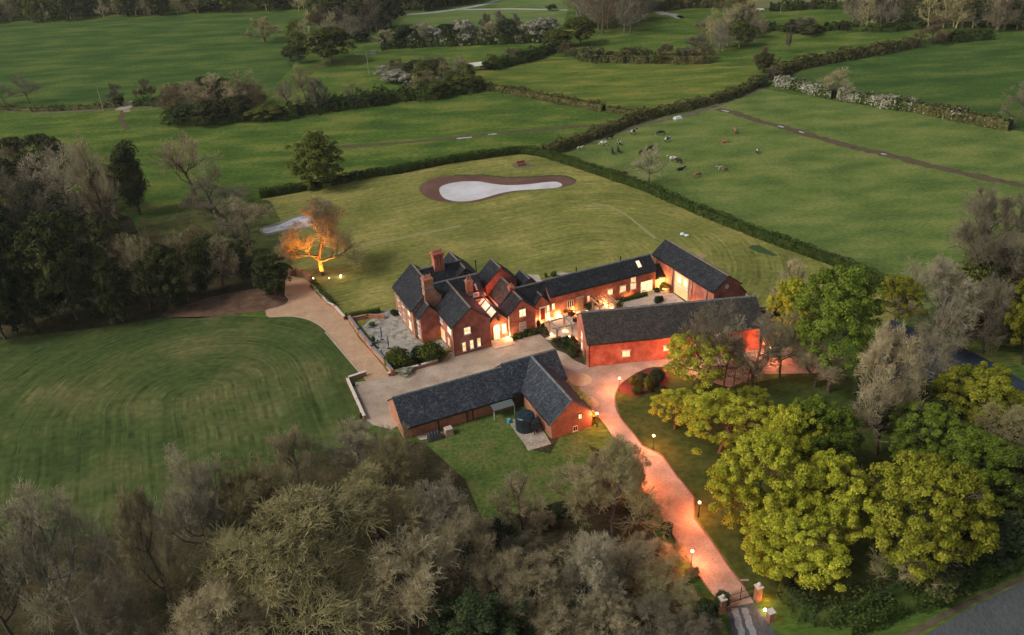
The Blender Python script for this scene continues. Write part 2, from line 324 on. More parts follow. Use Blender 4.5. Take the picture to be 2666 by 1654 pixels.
# fields (each a sheet on the ground)
sheet('field', P('A',(-700,180),(0,170),(600,150),(1200,115),(2190,90),(2250,250),(2050,480),(1900,640),(1200,760),(0,790),(-700,830)), 0, pasture_dark)
sheet('field', P('B',(430,100),(800,68),(1560,70),(1500,280),(900,330),(240,330)), .0, pasture_pale)
sheet('field', P('B',(0,420),(280,340),(900,315),(1430,300),(1460,350),(1100,440),(880,480),(700,560),(450,700),(0,560)), .004, pasture)
sheet('field', P('B',(870,500),(1450,400),(2430,440),(2700,470),(3150,450),(2950,620),(2130,825),(1400,690),(940,630)), .0, pasture_gold)
sheet('field', P('B',(1400,1075),(1700,1000),(2000,890),(2430,770),(2900,620),(3300,690),(4000,800),(5200,1000),(5600,1700),(4000,2200),(2430,1460),(1950,1270)), .0, pasture_cow)
sheet('field', P('C',(680,570),(860,460),(1200,410),(1750,310),(2190,270),(2700,235),(3400,800),(3000,1000),(2330,910),(1640,760)), .0, pasture_dark)
sheet('field', P('B',(2130,100),(2430,60),(2900,90),(3100,230),(2430,260)), .004, pasture)
sheet('heath', P('C',(-1000,-60),(3200,-60),(3200,40),(1900,60),(700,60),(450,50),(0,8),(-500,-5)), .004, heath)
sheet('lane_verge', P('B',(1000,-80),(1560,-80),(1560,66),(970,30)), .004, pasture_pale)
strip('farm_track', P('B',(430,104),(700,78),(980,30),(1100,-20)), 4, .012, flat('trackm',(.30,.31,.30),.9), .3)
strip('farm_track', P('B',(800,68),(1200,64),(1560,72)), 3.4, .012, MATS['trackm'], .3)
strip('field_track', P('C',(0,110),(60,140),(160,190),(300,240)), 3.0, .012, MATS['pasture_gold'], .2)
strip('stream_bank', P('B',(2170,70),(2230,95),(2300,105),(2360,130)), 5, .012, flat('bankm',(.26,.25,.22),.9), .8)
strip('mud_track', P('B',(-150,1045),(0,1030),(300,1010),(550,990),(850,962),(1100,932),(1350,912),(1700,885),(1950,868)), 2.0, .008, mud, .35)
strip('mud_track', P('A',(870,730),(860,800),(850,840),(900,910)), 1.8, .012, mud, .3)
strip('mud_track', P('C',(270,768),(400,795),(560,850),(700,885),(850,930),(1050,985),(1250,1040),(1450,1085),(1700,1150),(1900,1195),(2200,1260),(2500,1325),(2900,1420)), 3.0, .008, mud, .6)
wet = mat('wet', [(.4,(.30,.30,.32)),(.6,(.42,.42,.44))], scale=1, rough=.12, spec=.8)
strip('puddle', P('B',(780,975),(840,970),(885,966)), 1.0, .016, wet, .2)
strip('puddle', P('B',(1000,947),(1030,944),(1060,942)), .8, .016, wet, .2)
for a in ([(305,776),(330,781),(355,786)], [(700,886),(720,890),(738,896)], [(850,925),(880,935)], [(1425,1080),(1460,1087)]):
    strip('puddle', P('C', *a), .8, .016, wet, .2)
strip('dirt_strip', P('B',(1480,1080),(1700,1003),(1900,935),(2100,872),(2430,800),(2860,645),(2930,608)), 2.2, .010, flat('dirtm',(.10,.088,.06),.9,var=.4,scale=.5), .5)
strip('dirt_path', P('A',(850,775),(930,725),(960,712)), 4.5, .020, flat('dirtm2',(.30,.24,.18),.9), .5)
strip('ditch', P('A',(-300,830),(0,775),(400,790),(860,758),(1140,755)), 2.5, .006, flat('ditchm',(.10,.085,.06),.9), .7)
strip('cart_track', P('B',(-350,560),(-220,480),(-110,440),(-40,420)), 6, .012, rough_grass, .8)
# garden lawn between the hedges
gl = P('6',(260,300)) + P('B',(-200,1300),(200,1230),(700,1145),(1220,1078),(1330,1078),(1700,1182),(1950,1272),(2430,1465)) + P('J',(300,40),(620,150),(900,260),(1300,430),(1500,520),(1200,700),(300,640),(0,700)) + [HF.w(30,2),HF.w(-5,2),HF.w(-12,12)] + P('6',(935,1290),(850,1200),(760,1150),(650,1000),(480,900),(380,760),(200,560))
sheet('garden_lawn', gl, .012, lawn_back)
sheet('rough_meadow', P('D',(1000,480),(1400,390),(1560,400),(1900,330)) + P('6',(330,330),(420,500),(560,560),(600,700),(480,880)) + P('D',(1700,1000),(900,1100)), .016, rough_grass)
strip('lawn_scar', P('6',(800,780),(1000,720),(1300,650),(1600,590),(1890,530)), .8, .018, flat('scarm',(.22,.21,.09),.9), .15)
strip('lawn_scar', P('F',(1410,484),(1450,492),(1490,512),(1525,540),(1560,568)), .7, .018, MATS['scarm'], .15)
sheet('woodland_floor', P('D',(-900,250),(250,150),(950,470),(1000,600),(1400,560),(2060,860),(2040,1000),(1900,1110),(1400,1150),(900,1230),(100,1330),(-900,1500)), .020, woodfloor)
sheet('leaf_litter', smooth(P('D',(1150,1160),(1300,1090),(1500,1030),(1700,990),(1920,960),(2040,1010),(2062,1055),(2030,1090),(1905,1125),(1700,1150),(1400,1180)), 3, True), .024, leaflitter)
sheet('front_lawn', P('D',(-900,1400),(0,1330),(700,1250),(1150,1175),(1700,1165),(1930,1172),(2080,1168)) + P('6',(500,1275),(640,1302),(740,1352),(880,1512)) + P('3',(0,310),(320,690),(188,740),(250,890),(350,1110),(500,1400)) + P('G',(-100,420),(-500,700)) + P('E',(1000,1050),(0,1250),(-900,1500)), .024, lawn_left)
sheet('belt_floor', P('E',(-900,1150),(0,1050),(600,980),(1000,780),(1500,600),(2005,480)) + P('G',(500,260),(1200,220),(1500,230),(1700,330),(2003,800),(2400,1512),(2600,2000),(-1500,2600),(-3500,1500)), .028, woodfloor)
sheet('paddock', P('3',(820,1230),(1020,1160),(1500,1050),(1640,1040),(1730,1230),(1830,1360),(2030,1400)) + P('G',(1430,150),(1560,230),(1660,420),(1600,600),(1400,640),(1200,700),(900,780),(780,500),(560,300)), .032, mat('paddockm',[(.3,(.050,.085,.022)),(.5,(.085,.120,.030)),(.7,(.14,.13,.05))],scale=.3,detail=8,vec='World',fine=(2,.3)))
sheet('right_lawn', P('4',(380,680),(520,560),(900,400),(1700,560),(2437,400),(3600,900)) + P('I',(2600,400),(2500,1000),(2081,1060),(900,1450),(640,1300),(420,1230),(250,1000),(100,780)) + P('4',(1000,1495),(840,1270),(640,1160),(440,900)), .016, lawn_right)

# drives and yard
sheet('courtyard_gravel', P('3',(228,760),(365,738),(570,690)) + [HF.w(-2.5,-.5), HF.w(-.5,1.5), HF.w(6,1.5), HF.w(10,1)] + P('z4',(0,985),(250,905),(510,850),(640,960),(860,1180),(930,1250),(1150,1330),(1300,1450),(1390,1512)) + [BF.w(-.3,.6), BF.w(33,.6), BF.w(34,-8)] + P('4',(1800,470),(1500,600),(1100,480),(880,400),(760,395),(690,410),(600,450),(530,500),(440,560),(405,610),(378,690),(390,800),(440,905),(500,980),(560,1050),(600,1105),(640,1160),(700,1195),(760,1225),(840,1270),(1000,1490)) + P('5',(640,270),(770,440),(772,600),(900,770),(1040,980),(1175,1155),(1240,1260),(1020,1300),(935,1215),(900,1180),(800,1040),(700,880),(630,770),(560,660),(440,480),(340,330),(250,180)) + P('4',(430,1200),(300,985),(215,880)) + [HF.w(10,-26), HF.w(8,-18), HF.w(0,-13.5), HF.w(-13.8,-13.5)] + P('3',(590,1180),(420,1140),(345,1080)), .040, gravel)
sd_pts = smooth(P('6',(470,935),(520,948),(590,962),(640,985),(668,1022),(720,1100),(800,1180),(870,1215),(930,1290)),3) + P('3',(190,190),(300,360),(420,490),(520,610),(570,692),(365,745),(320,690),(0,310)) + smooth(P('6',(880,1512),(812,1425),(740,1355),(640,1302),(500,1275),(320,1282),(289,1240),(300,1222),(440,1185),(479,1140),(447,1097),(450,1000),(458,945)),3)
sheet('gravel_drive', sd_pts, .044, sandgravel)
kerbm = flat('kerbm', (.42,.33,.26), .8, scale=5)
def kerb(name, pts, w=.14, h=.08, m=None, seed=1):
    pts = list(pts); mb = MB()
    for a, b in zip(pts, pts[1:]):
        d = (b-a).normalized(); q = Vector((-d.y, d.x, 0))*w/2
        a2, b2 = a-d*.01, b+d*.01
        mb.prism([a2-q, b2-q, b2+q, a2+q], [p+Vector((0,0,h)) for p in (a2-q, b2-q, b2+q, a2+q)])
    return tag(link(name, mb.mesh(name), None, m or kerbm), kind='structure')
up = Vector((0,0,.04))
kerb('drive_kerb', [p+up for p in smooth(P('6',(880,1512),(812,1425),(740,1355),(640,1302),(500,1275),(320,1282)),4)])
kerb('drive_kerb', [p+up for p in P('3',(-10,300),(320,690))])
kerb('drive_kerb', [p+up for p in smooth(P('6',(300,1222),(440,1185),(479,1140),(447,1097)),3)])
kb = flat('kerbbrick', (.20,.10,.08), .8, scale=5)
kerb('drive_kerb', [p+up for p in smooth(P('4',(600,450),(530,500),(440,560),(405,610),(378,690),(390,800),(440,905),(500,980),(560,1050),(600,1105),(640,1160),(700,1195),(760,1225),(840,1270),(1000,1490)),3)], m=kb)
kerb('drive_kerb', [p+up for p in P('5',(640,270),(770,440),(772,600),(900,770),(1040,980),(1175,1155))], m=kb)
kerb('drive_kerb', [p+up for p in P('5',(900,1180),(800,1040),(700,880),(630,770),(560,660),(440,480),(340,330),(250,180))], m=kb)
kerb('drive_kerb', [p+up for p in P('z7',(1370,395),(1740,285))], w=.3, h=.05, m=flat('channelm',(.35,.34,.36)))
def disc(name, k, x, y, ru, rv, z, m):
    c = gp(k, x, y); fr = Frame(c, HF.yaw)
    return sheet(name, [fr.w(ru*math.cos(2*PI*i/28), rv*math.sin(2*PI*i/28)) for i in range(28)], z, m)
palesand = mat('palesand',[(.3,(.50,.36,.22)),(.7,(.60,.44,.28))],scale=2,vec='World',fine=(9,.15))
disc('stone_circle', 'z7', 1665, 520, 1.75, 1.75, .048, palesand)
disc('stone_circle', 'z7', 1900, 960, .8, 1.5, .048, mat('palesand2',[(.3,(.42,.30,.20)),(.7,(.50,.37,.25))],scale=2,vec='World'))
sheet('patio', P('3',(322,250),(490,112),(582,84),(640,110)) + [HF.w(-4,10), HF.w(-3.2,6), HF.w(-.1,6), HF.w(-.1,3)] + P('3',(900,520),(545,540),(440,400)), .048, stone)
sheet('courtyard_paving', [HF.w(15.2,1.0), HF.w(15.2,4.3), HF.w(41.5,4.1), HF.w(41.2,-6), HF.w(41.2,-9)] + [BF.w(24,8.2), BF.w(2.0,8.4), BF.w(-.4,5.2)] + P('z4',(1250,960),(1050,1000),(900,1010),(700,1000),(640,960),(760,880)), .036, paving)
sheet('rear_terrace', P('z3',(720,350),(1000,325),(1350,345),(1400,470),(1640,450),(1900,380),(1730,300),(1900,285),(2200,300)) + [HF.w(24,9), HF.w(16,9)], .036, paving)
sheet('barn_patio', P('z6',(1950,1160),(2150,1275),(1945,1310),(1500,1330)), .036, paving)
sheet('tank_base', P('z7',(230,1400),(300,1350),(430,1512)) + P('G',(1060,110),(1080,150),(1120,210),(1160,260),(1190,312),(1340,268),(1300,200),(1240,100),(1120,90)), .045, mat('cone',[(.3,(.24,.20,.16)),(.7,(.42,.36,.30))],scale=1,vec='World',fine=(6,.35)))
sheet('yard_debris', P('z8',(560,960),(780,930),(800,1000),(1260,940),(1250,1010),(1060,1040),(640,1110),(570,1060)), .045, MATS['cone'])
sheet('planting_bed', P('z5',(980,1470),(1090,1370),(1220,1260),(1330,1200),(1700,960),(2268,900)) + P('4',(900,600),(700,650),(600,700),(420,640)), .050, flat('bedred',(.075,.022,.018),.95,var=.4,scale=5))
sheet('planting_bed', P('z4',(0,990),(250,905),(510,845),(640,960),(790,900),(700,700),(440,500)) + [HF.w(14.9,1.2), HF.w(10,1.2)], .052, flat('bedsoil',(.045,.035,.022),.95,var=.4,scale=4))
sheet('planting_bed', P('z4',(790,1050),(860,1180),(930,1240),(1150,1320),(1260,1400),(1400,1500)) + [BF.w(-.25,.6), BF.w(-.25,5)] + P('z4',(1290,960),(1070,1000)), .052, MATS['bedsoil'])
sheet('entrance_road', P('5',(1020,1290),(1240,1260),(1330,1390),(1450,1560),(1560,1800),(1150,1850),(1070,1560),(1045,1390)), .036, tarmac)
for a_ in ((1085,1160,1330,1560),(1165,1255,1330,1560)): strip('wheel_track', P('5',(a_[0],1300),(a_[0]+25,1390),(a_[1],1560)), .7, .042, flat('wheelm',(.22,.23,.24),.9,var=.3), .08)
sheet('road', P('I',(1300,1620),(1480,1512),(1760,1345),(2081,1190),(2500,960),(3000,1400),(2000,2300),(1200,2000)), .036, tarmac)
sheet('road_verge', P('I',(1200,1600),(1430,1512),(1750,1335),(2081,1180),(2500,950),(2460,930),(2081,1150),(1720,1310),(1400,1480),(1150,1580)), .030, flat('vergem',(.085,.065,.045),.95,var=.4,scale=.8))
sheet('sports_court', P('J',(1250,640),(1560,760),(1900,905),(2250,1110),(2500,1290),(2199,1420),(1560,1330),(1440,1260),(1150,1000),(1130,780)), .036, courtm)
linem = flat('linem', (.45,.47,.5), .6)
for a in ([(1260,1003),(1390,955)], [(1250,810),(1325,780)], [(1390,830),(1690,972)], [(1480,990),(1560,1030)]): strip('court_line', P('J', *a), .18, .042, linem)
# ponds
sheet('pond_bank', smooth(P('B',(515,1330),(545,1290),(620,1255),(760,1235),(960,1235),(1100,1248),(1270,1250),(1450,1238),(1560,1245),(1620,1278),(1590,1300),(1500,1320),(1320,1335),(1180,1352),(1050,1390),(900,1425),(760,1425),(640,1415),(555,1380)),3,True), .030, clay)
strip('pond_rim', P('B',(760,1233),(960,1233),(1100,1246),(1270,1248),(1450,1236),(1560,1243),(1622,1275)), .7, .034, flat('rimm',(.03,.05,.012),.9), .2)
water = mat('water', [(.35,(.44,.41,.42)),(.65,(.60,.57,.60))], scale=.12, rough=.04, spec=.5, vec='World')
sheet('pond_water', smooth(P('B',(658,1330),(700,1300),(800,1279),(930,1277),(1020,1292),(1130,1303),(1260,1299),(1400,1283),(1480,1280),(1522,1300),(1490,1320),(1380,1330),(1200,1342),(1080,1362),(960,1397),(840,1418),(740,1411),(680,1385)),3,True), .038, water)
sheet('pond_bank', smooth(P('6',(240,560),(380,505),(520,455),(620,430),(740,432),(770,470),(720,535),(600,560),(450,575),(300,610)),3,True), .030, flat('clayg',(.17,.15,.11),.9,scale=1))
sheet('pond_water', smooth(P('6',(270,562),(400,522),(520,472),(620,446),(715,446),(745,470),(700,518),(600,545),(450,560),(300,592)),3,True), .038, mat('water2',[(.4,(.32,.32,.34)),(.6,(.55,.55,.58))],scale=.4,rough=.1,vec='World'))
sheet('fire_pit_base', P('B',(1160,1160),(1240,1135),(1320,1160),(1290,1182),(1200,1185)), .030, flat('pitm',(.12,.095,.06),.9,var=.4,scale=2))
sheet('lawn_trench', P('J',(225,125),(250,107),(310,110),(365,140),(440,180),(400,185),(350,170),(300,160)), .018, flat('trenchm',(.030,.062,.016),.9,var=.4))
sheet('cellar_hatch', P('z6',(985,425),(1110,385),(1225,430),(1120,475),(1040,470)), .03, flat('hatchm',(.30,.19,.13),.8))

# ------------------------------------------------------------ buildings
def gable(parent, fr, u0, u1, v0, v1, ze, zr, axis='v', wall=None, roof=None, ridge=None, ov=.28, vg=.15, ridge_at=None, verge=None, walls=True, roof_th=.13):
    """one gabled range: closed brick walls up into the gables, two roof slabs, a ridge course"""
    wall = wall or brick; roof = roof or slate; ridge = ridge or ridgem
    if axis == 'v': T = lambda a, b, z: fr.w(a, b, z); a0, a1, b0, b1 = u0, u1, v0, v1
    else: T = lambda a, b, z: fr.w(b, a, z); a0, a1, b0, b1 = v0, v1, u0, u1
    am = (a0+a1)/2 if ridge_at is None else ridge_at
    if walls:
        mb = MB(); pr = [(a0,-.2),(a1,-.2),(a1,ze),(am,zr),(a0,ze)]
        mb.prism([T(a, b0, z) for a, z in pr], [T(a, b1, z) for a, z in pr]); mb.obj('wall', wall, parent)
    mb = MB()
    for s, ae in ((-1, a0), (1, a1)):
        sl = (zr-ze)/abs(am-ae); o = ae+s*ov; zo = ze-sl*ov
        pr = [(am, zr+.03), (o, zo+.03), (o, zo+.03+roof_th), (am, zr+.03+roof_th)]
        mb.prism([T(a, b0-vg, z) for a, z in pr], [T(a, b1+vg, z) for a, z in pr])
    r = mb.obj('roof', roof, parent)
    mb = MB(); w = .16
    pr = [(am-w, zr+.08), (am+w, zr+.08), (am+w*.6, zr+.27), (am-w*.6, zr+.27)]
    mb.prism([T(a, b0-vg-.02, z) for a, z in pr], [T(a, b1+vg+.02, z) for a, z in pr]); mb.obj('ridge_tiles', ridge, r)
    if verge:
        for b in (b0-vg, b1+vg):
            for s, ae in ((-1, a0), (1, a1)):
                mb = MB(); sl = (zr-ze)/abs(am-ae); o = ae+s*ov; zo = ze-sl*ov
                pr = [(am, zr+.0), (o, zo+.0), (o, zo+.22), (am, zr+.22)]
                mb.prism([T(a, b-.06, z) for a, z in pr], [T(a, b+.02, z) for a, z in pr])
                mb.obj('verge_board', verge, r)
    for s, ae in ((-1, a0), (1, a1)):            # gutters
        mb = MB(); sl = (zr-ze)/abs(am-ae); o = ae+s*(ov+.07); zo = ze-sl*ov
        if axis == 'v': mb.box(fr, o-.05, o+.05, b0, b1, zo-.06, zo+.04)
        else: mb.box(fr, b0, b1, o-.05, o+.05, zo-.06, zo+.04)
        mb.obj('gutter', blackmetal, r)
    return r
def window(parent, fr, plane, c, a, b, z0, z1, n=2, glass=None, frame=None, out=-1, rows=2, sill=True, lintel=None, name='window', bar=.05):
    """plane 'v': wall at v=c, a..b along u; plane 'u': wall at u=c, a..b along v. out = sign of the outside direction"""
    a, b = min(a, b), max(a, b); z0, z1 = min(z0, z1), max(z0, z1); glass = glass or lit; frame = frame or white
    def bx(mb, a0, a1, d0, d1, zz0, zz1):
        d0, d1 = c+out*d0, c+out*d1
        if plane == 'v': mb.box(fr, a0, a1, min(d0,d1), max(d0,d1), zz0, zz1)
        else: mb.box(fr, min(d0,d1), max(d0,d1), a0, a1, zz0, zz1)
    mb = MB(); t = .07
    bx(mb, a, b, 0, .08, z0, z0+t); bx(mb, a, b, 0, .08, z1-t, z1); bx(mb, a, a+t, 0, .078, z0+t, z1-t); bx(mb, b-t, b, 0, .078, z0+t, z1-t)
    for i in range(1, n): x = a+(b-a)*i/n; bx(mb, x-bar/2, x+bar/2, 0, .075, z0+t, z1-t)
    for i in range(1, rows): z = z0+(z1-z0)*i/rows; bx(mb, a+t, b-t, 0, .07, z-bar*.4, z+bar*.4)
    w = mb.obj(name, frame, parent)
    mb = MB(); bx(mb, a+.02, b-.02, .01, .04, z0+.02, z1-.02); mb.obj('pane', glass, w)
    if sill: mb = MB(); bx(mb, a-.08, b+.08, 0, .16, z0-.09, z0); mb.obj('sill', stonewhite, w)
    if lintel: mb = MB(); bx(mb, a-.15, b+.15, 0, .05, z1+.01, z1+.16); mb.obj('lintel', lintel, w)
    return w
def pwin(parent, fr, plane, c, k, p, q, **kw):
    """window whose opposite corners were measured on the photo"""
    x = fr.line(k, *p, **{plane: c}); y = fr.line(k, *q, **{plane: c}); i = 0 if plane == 'v' else 1
    return window(parent, fr, plane, c, x[i], y[i], x[2], y[2], **kw)
def chimney(parent, fr, u0, u1, v0, v1, z0, z1, pots, m=None, split=0, shoulder=None):
    m = m or brick; mb = MB()
    if shoulder:
        su0, su1, zs, zt = shoulder
        mb.box(fr, su0, su1, v0, v1, -.1, zs)
        b = [fr.w(su0,v0,zs), fr.w(su1,v0,zs), fr.w(su1,v1,zs), fr.w(su0,v1,zs)]; t = [fr.w(u0,v0,zt), fr.w(u1,v0,zt), fr.w(u1,v1,zt), fr.w(u0,v1,zt)]
        mb.prism(b, t); z0 = zt
    if split:
        zb = z0+(z1-z0)*.4; mb.box(fr, u0, u1, v0, v1, z0, zb); w = (u1-u0)/split
        for i in range(split): mb.box(fr, u0+i*w+.06, u0+(i+1)*w-.06, v0+.05, v1-.05, zb, z1-.5)
    else: mb.box(fr, u0, u1, v0, v1, z0, z1-.5)
    mb.box(fr, u0-.05, u1+.05, v0-.05, v1+.05, z1-.5, z1-.3); mb.box(fr, u0-.12, u1+.12, v0-.12, v1+.12, z1-.3, z1-.1); mb.box(fr, u0-.03, u1+.03, v0-.03, v1+.03, z1-.1, z1)
    c = mb.obj('chimney', m, parent)
    mb = MB()
    mb.box(fr, u0-.12, u1+.12, v0-.12, v1+.12, z0+.0, z0+.14)
    mb.obj('flashing', lead, c)
    for i in range(pots):
        x = u0+(u1-u0)*(i+.5)/pots; mb = MB(); mb.lathe(fr.w(x, (v0+v1)/2, z1), [(.16,0),(.14,.25),(.12,.45),(.17,.5),(.15,.55),(.09,.5)], 10); mb.obj('chimney_pot', brick_old, c)
    return c
def point_light(name, loc, e, col=(1,.42,.14), r=.12, parent=None):
    d = bpy.data.lights.new(name, 'POINT'); d.energy = e*LGAIN; d.color = col; d.shadow_soft_size = r
    o = bpy.data.objects.new(name, d); COL.objects.link(o); o.location = loc
    if parent: o.parent = parent
    return o
LGAIN = 1.0; WALLG = 5.0; LAMP_E = 1500; PERG = 1.3

house = thing('farmhouse', 'large red brick farmhouse of many slate gables with lit windows and a long low wing', 'house')
H = house; f = HF
gable(H, f, 0, 6.2, 0, 10.5, 5.25, 7.85, 'v')                                   # front gable
gable(H, f, .04, 8.32, 7.62, 13.55, 5.3, 7.8, 'u', ridge=ridgegrey)               # range behind it
gable(H, f, -3.9, 3.3, 8.25, 18.4, 5.25, 8.55, 'v', wall=brick_old)               # left range
gable(H, f, -3.3, -.06, 6.3, 9.5, 4.75, 6.5, 'v')                                # small gable beside it
gable(H, f, -.3, 7.3, 13.0, 17.9, 5.9, 8.5, 'u', ridge=ridgegrey)                 # cross range with the big stack
gable(H, f, 4.45, 10.15, 12.85, 20.4, 5.5, 8.1, 'v')                              # rear gable with timber framing
gable(H, f, 9.6, 15.2, 9.7, 13.6, 5.75, 8.35, 'v')                                # tall gable
gable(H, f, 10.35, 14.62, 5.1, 9.66, 4.3, 6.55, 'v', roof=slate_moss)             # mossy roof in front of it
gable(H, f, 10.15, 14.8, 1.5, 5.3, 3.95, 6.1, 'v')                                # right front gable
gable(H, f, 6.72, 9.92, 1.72, 9.4, 3.3, 4.75, 'v', ov=.05, roof=dark, ridge=dark, verge=darktimber)    # porch range
gable(H, f, 13.6, 18.7, 4.42, 8.4, 2.95, 5.65, 'u', roof=slate, ridge=ridgegrey, ov=.25)
gable(H, f, 15.6, 18.66, 3.95, 6.0, 2.7, 4.45, 'v', ov=.22, vg=.12)                      # door gable
gable(H, f, 18.72, 39.35, 4.0, 8.6, 4.1, 5.85, 'u', ridge=ridgegrey)              # long wing
gable(H, f, 15.2, 19.2, 8.7, 12.6, 3.6, 5.5, 'v', roof=slate, ridge=ridgegrey)    # roof behind the wing
gable(H, f, 39.37, 41.55, 4.3, 7.6, 2.3, 3.7, 'u', roof=dark, ridge=dark)
# stacks
chimney(H, f, 2.5, 4.3, 14.7, 16.2, 7.1, 11.1, 4, split=3)
chimney(H, f, -1.62, -.1, 7.75, 9.0, 5, 10.45, 3, shoulder=(-1.7, 1.0, 7.0, 8.75), m=brick_old)
chimney(H, f, 11.95, 12.75, 4.9, 5.7, 5.3, 6.95, 1)
chimney(H, f, 5.6, 6.65, 7.9, 8.7, 5.6, 8.35, 2, m=brick_old)
mb = MB(); mb.tube(f.w(8.55,11,6.2), f.w(8.55,11,10.0), .09); mb.tube(f.w(8.55,11,9.95), f.w(8.55,11,10.15), .16); mb.obj('flue', blackmetal, H)
for k, x, y in (('2',205,400),('2',678,285)):
    u, v, z = f.line(k, x, y, v=8.2); mb = MB(); mb.tube(f.w(u,8.2,4.2), f.w(u,8.2,z), .10); mb.tube(f.w(u,8.2,z-.05), f.w(u,8.2,z+.12), .15); mb.obj('flue', blackmetal, H)
# front gable windows
for p, q, n in (((820,700),(1000,830),2),((780,1060),(890,1255),1),((965,1005),(1075,1195),1),((1145,955),(1250,1140),1)):
    pwin(H, f, 'v', 0, 'z2', p, q, n=n, rows=2, lintel=brick_old)
for p, q, gl in (((425,600),(530,840),lit),((250,650),(390,1020),lit_soft),((440,920),(505,1110),lit_soft),((235,360),(320,600),dimglass)):
    x = f.line('z2', *p, u=0); y = f.line('z2', *q, u=0); z1 = x[2]; z0 = z1-1.25 if gl is not lit_soft or p[0] == 440 else z1-1.9
    window(H, f, 'u', 0, y[1], x[1], z0, z1, n=2, glass=gl)
for v0, v1, z0, z1, gl in ((10.9,9.7,3.5,4.9,lit),(10.9,9.7,.9,2.4,lit)): window(H, f, 'u', -3.9, v1, v0, z0, z1, n=2, glass=gl, frame=white)
for v0, v1, z0, z1, gl in ((8.9,7.6,3.1,4.4,dimglass),(8.9,7.6,.6,2.3,dimglass)): window(H, f, 'u', -3.3, v1-.6, v0-.6, z0, z1, n=2, glass=gl)
for v in (13.0, 15.6): window(H, f, 'u', -3.9, v, v+1.1, 3.5, 4.8, n=2, glass=darkglass); window(H, f, 'u', -3.9, v, v+1.1, .9, 2.3, n=2, glass=darkglass)
# drainpipe, string courses
mb = MB(); mb.tube(f.w(-.1,-.12,0), f.w(-.1,-.12,5.1), .06); mb.obj('drainpipe', blackmetal, H)
mb = MB(); mb.tube(f.w(9.85,1.55,0), f.w(9.85,1.55,3.3), .05); mb.obj('drainpipe', blackmetal, H)
for a, b, c, z in ((.0,6.2,-.035,.35),(10.15,14.8,1.465,2.1),(10.15,14.8,1.465,.3)):
    mb = MB(); mb.box(f, a, b, c, c+.03, z, z+.12); mb.obj('string_course', brick_old, H)
# glazed dormer end and its skylights
window(H, f, 'v', 7.62, 6.45, 7.45, 5.35, 6.1, n=4, rows=1, glass=darkglass)
for u in (6.2, 7.3):
    mb = MB(); z = lambda v: 5.3+(v-7.62)*(2.5/2.965)+.2
    mb.prism([f.w(u,8.3,z(8.3)), f.w(u+.35,8.3,z(8.3)), f.w(u+.35,9.2,z(9.2)), f.w(u,9.2,z(9.2))], [f.w(u,8.3,z(8.3)+.06), f.w(u+.35,8.3,z(8.3)+.06), f.w(u+.35,9.2,z(9.2)+.06), f.w(u,9.2,z(9.2)+.06)]); mb.obj('skylight', dimglass, H)
mb = MB(); mb.box(f, 6.45, 8.36, 7.35, 7.6, 4.75, 5.05); mb.obj('ledge', stonewhite, H)
# timber framed gable
mb = MB(); y = 12.81
def beam(a, b, w=.16):
    a = Vector(a); b = Vector(b); d = (b-a).normalized(); q = Vector((-d.y, d.x))*w/2
    pr = [a-q, b-q, b+q, a+q]; mb.prism([f.w(p.x, y-.05, p.y) for p in pr], [f.w(p.x, y+.03, p.y) for p in pr])
beam((4.9,5.95),(7.3,8.0)); beam((9.7,5.95),(7.3,8.0)); beam((5.0,5.95),(9.6,5.95)); beam((5.9,6.8),(8.7,6.8)); beam((7.3,5.95),(7.3,7.95)); beam((6.3,6.0),(7.2,7.4),.12); beam((8.3,6.0),(7.4,7.4),.12)
mb.obj('timber_frame', darktimber, H)
# roof lights of the porch: three lit panes between dark bars on the left slope
sl = (4.75-3.3)/1.6
pz = lambda u: 3.3+(u-6.72)*sl+.19
for i in range(3):
    v0 = 2.15+i*2.4; v1 = v0+1.95; mb = MB(); a, b = 6.8, 8.2
    mb.prism([f.w(a,v0,pz(a)), f.w(b,v0,pz(b)), f.w(b,v1,pz(b)), f.w(a,v1,pz(a))], [f.w(a,v0,pz(a)+.05), f.w(b,v0,pz(b)+.05), f.w(b,v1,pz(b)+.05), f.w(a,v1,pz(a)+.05)])
    mb.obj('roof_light', lit_roof, H)
mb = MB(); mb.box(f, 9.98, 10.13, 1.4, 9.6, 0, 3.75); mb.obj('side_wall', stonewhite, H)
# arched porch door, side window, white columns
def arch(parent, c, a, b, z0, z1, gl, name):
    m_ = (a+b)/2; r = (b-a)/2; zc = z1-r; pts = [(a,z0)]+[(m_-r*math.cos(PI*i/12), zc+r*math.sin(PI*i/12)) for i in range(13)]+[(b,z0)]
    mb = MB(); mb.prism([f.w(p[0],c-.10,p[1]) for p in pts], [f.w(p[0],c-.02,p[1]) for p in pts]); d = mb.obj(name, white, parent)
    ins = [(m_+(x-m_)*.86, z0+(z-z0)*.94) for x, z in pts]
    mb = MB(); mb.prism([f.w(p[0],c-.13,p[1]) for p in ins], [f.w(p[0],c-.105,p[1]) for p in ins]); mb.obj('pane', gl, d)
    mb = MB(); 
    for i in (1,2): x = a+(b-a)*i/3; mb.box(f, x-.03, x+.03, c-.16, c-.132, z0, z1-.15)
    for i in (1,2,3): z = z0+(z1-z0)*i/4.3; mb.box(f, a+.1, b-.1, c-.157, c-.132, z-.025, z+.025)
    mb.obj('glazing_bars', white, d)
arch(H, 1.72, 7.3, 8.4, .05, 2.75, lit_white, 'porch_door'); 
window(H, f, 'v', 1.72, 8.85, 9.6, .9, 2.5, n=3, glass=lit_white)
mb = MB(); mb.tube(f.w(8.3,1.66,3.65), f.w(8.3,1.5,3.65), .22, n=16); mb.obj('round_vent', darktimber, H)
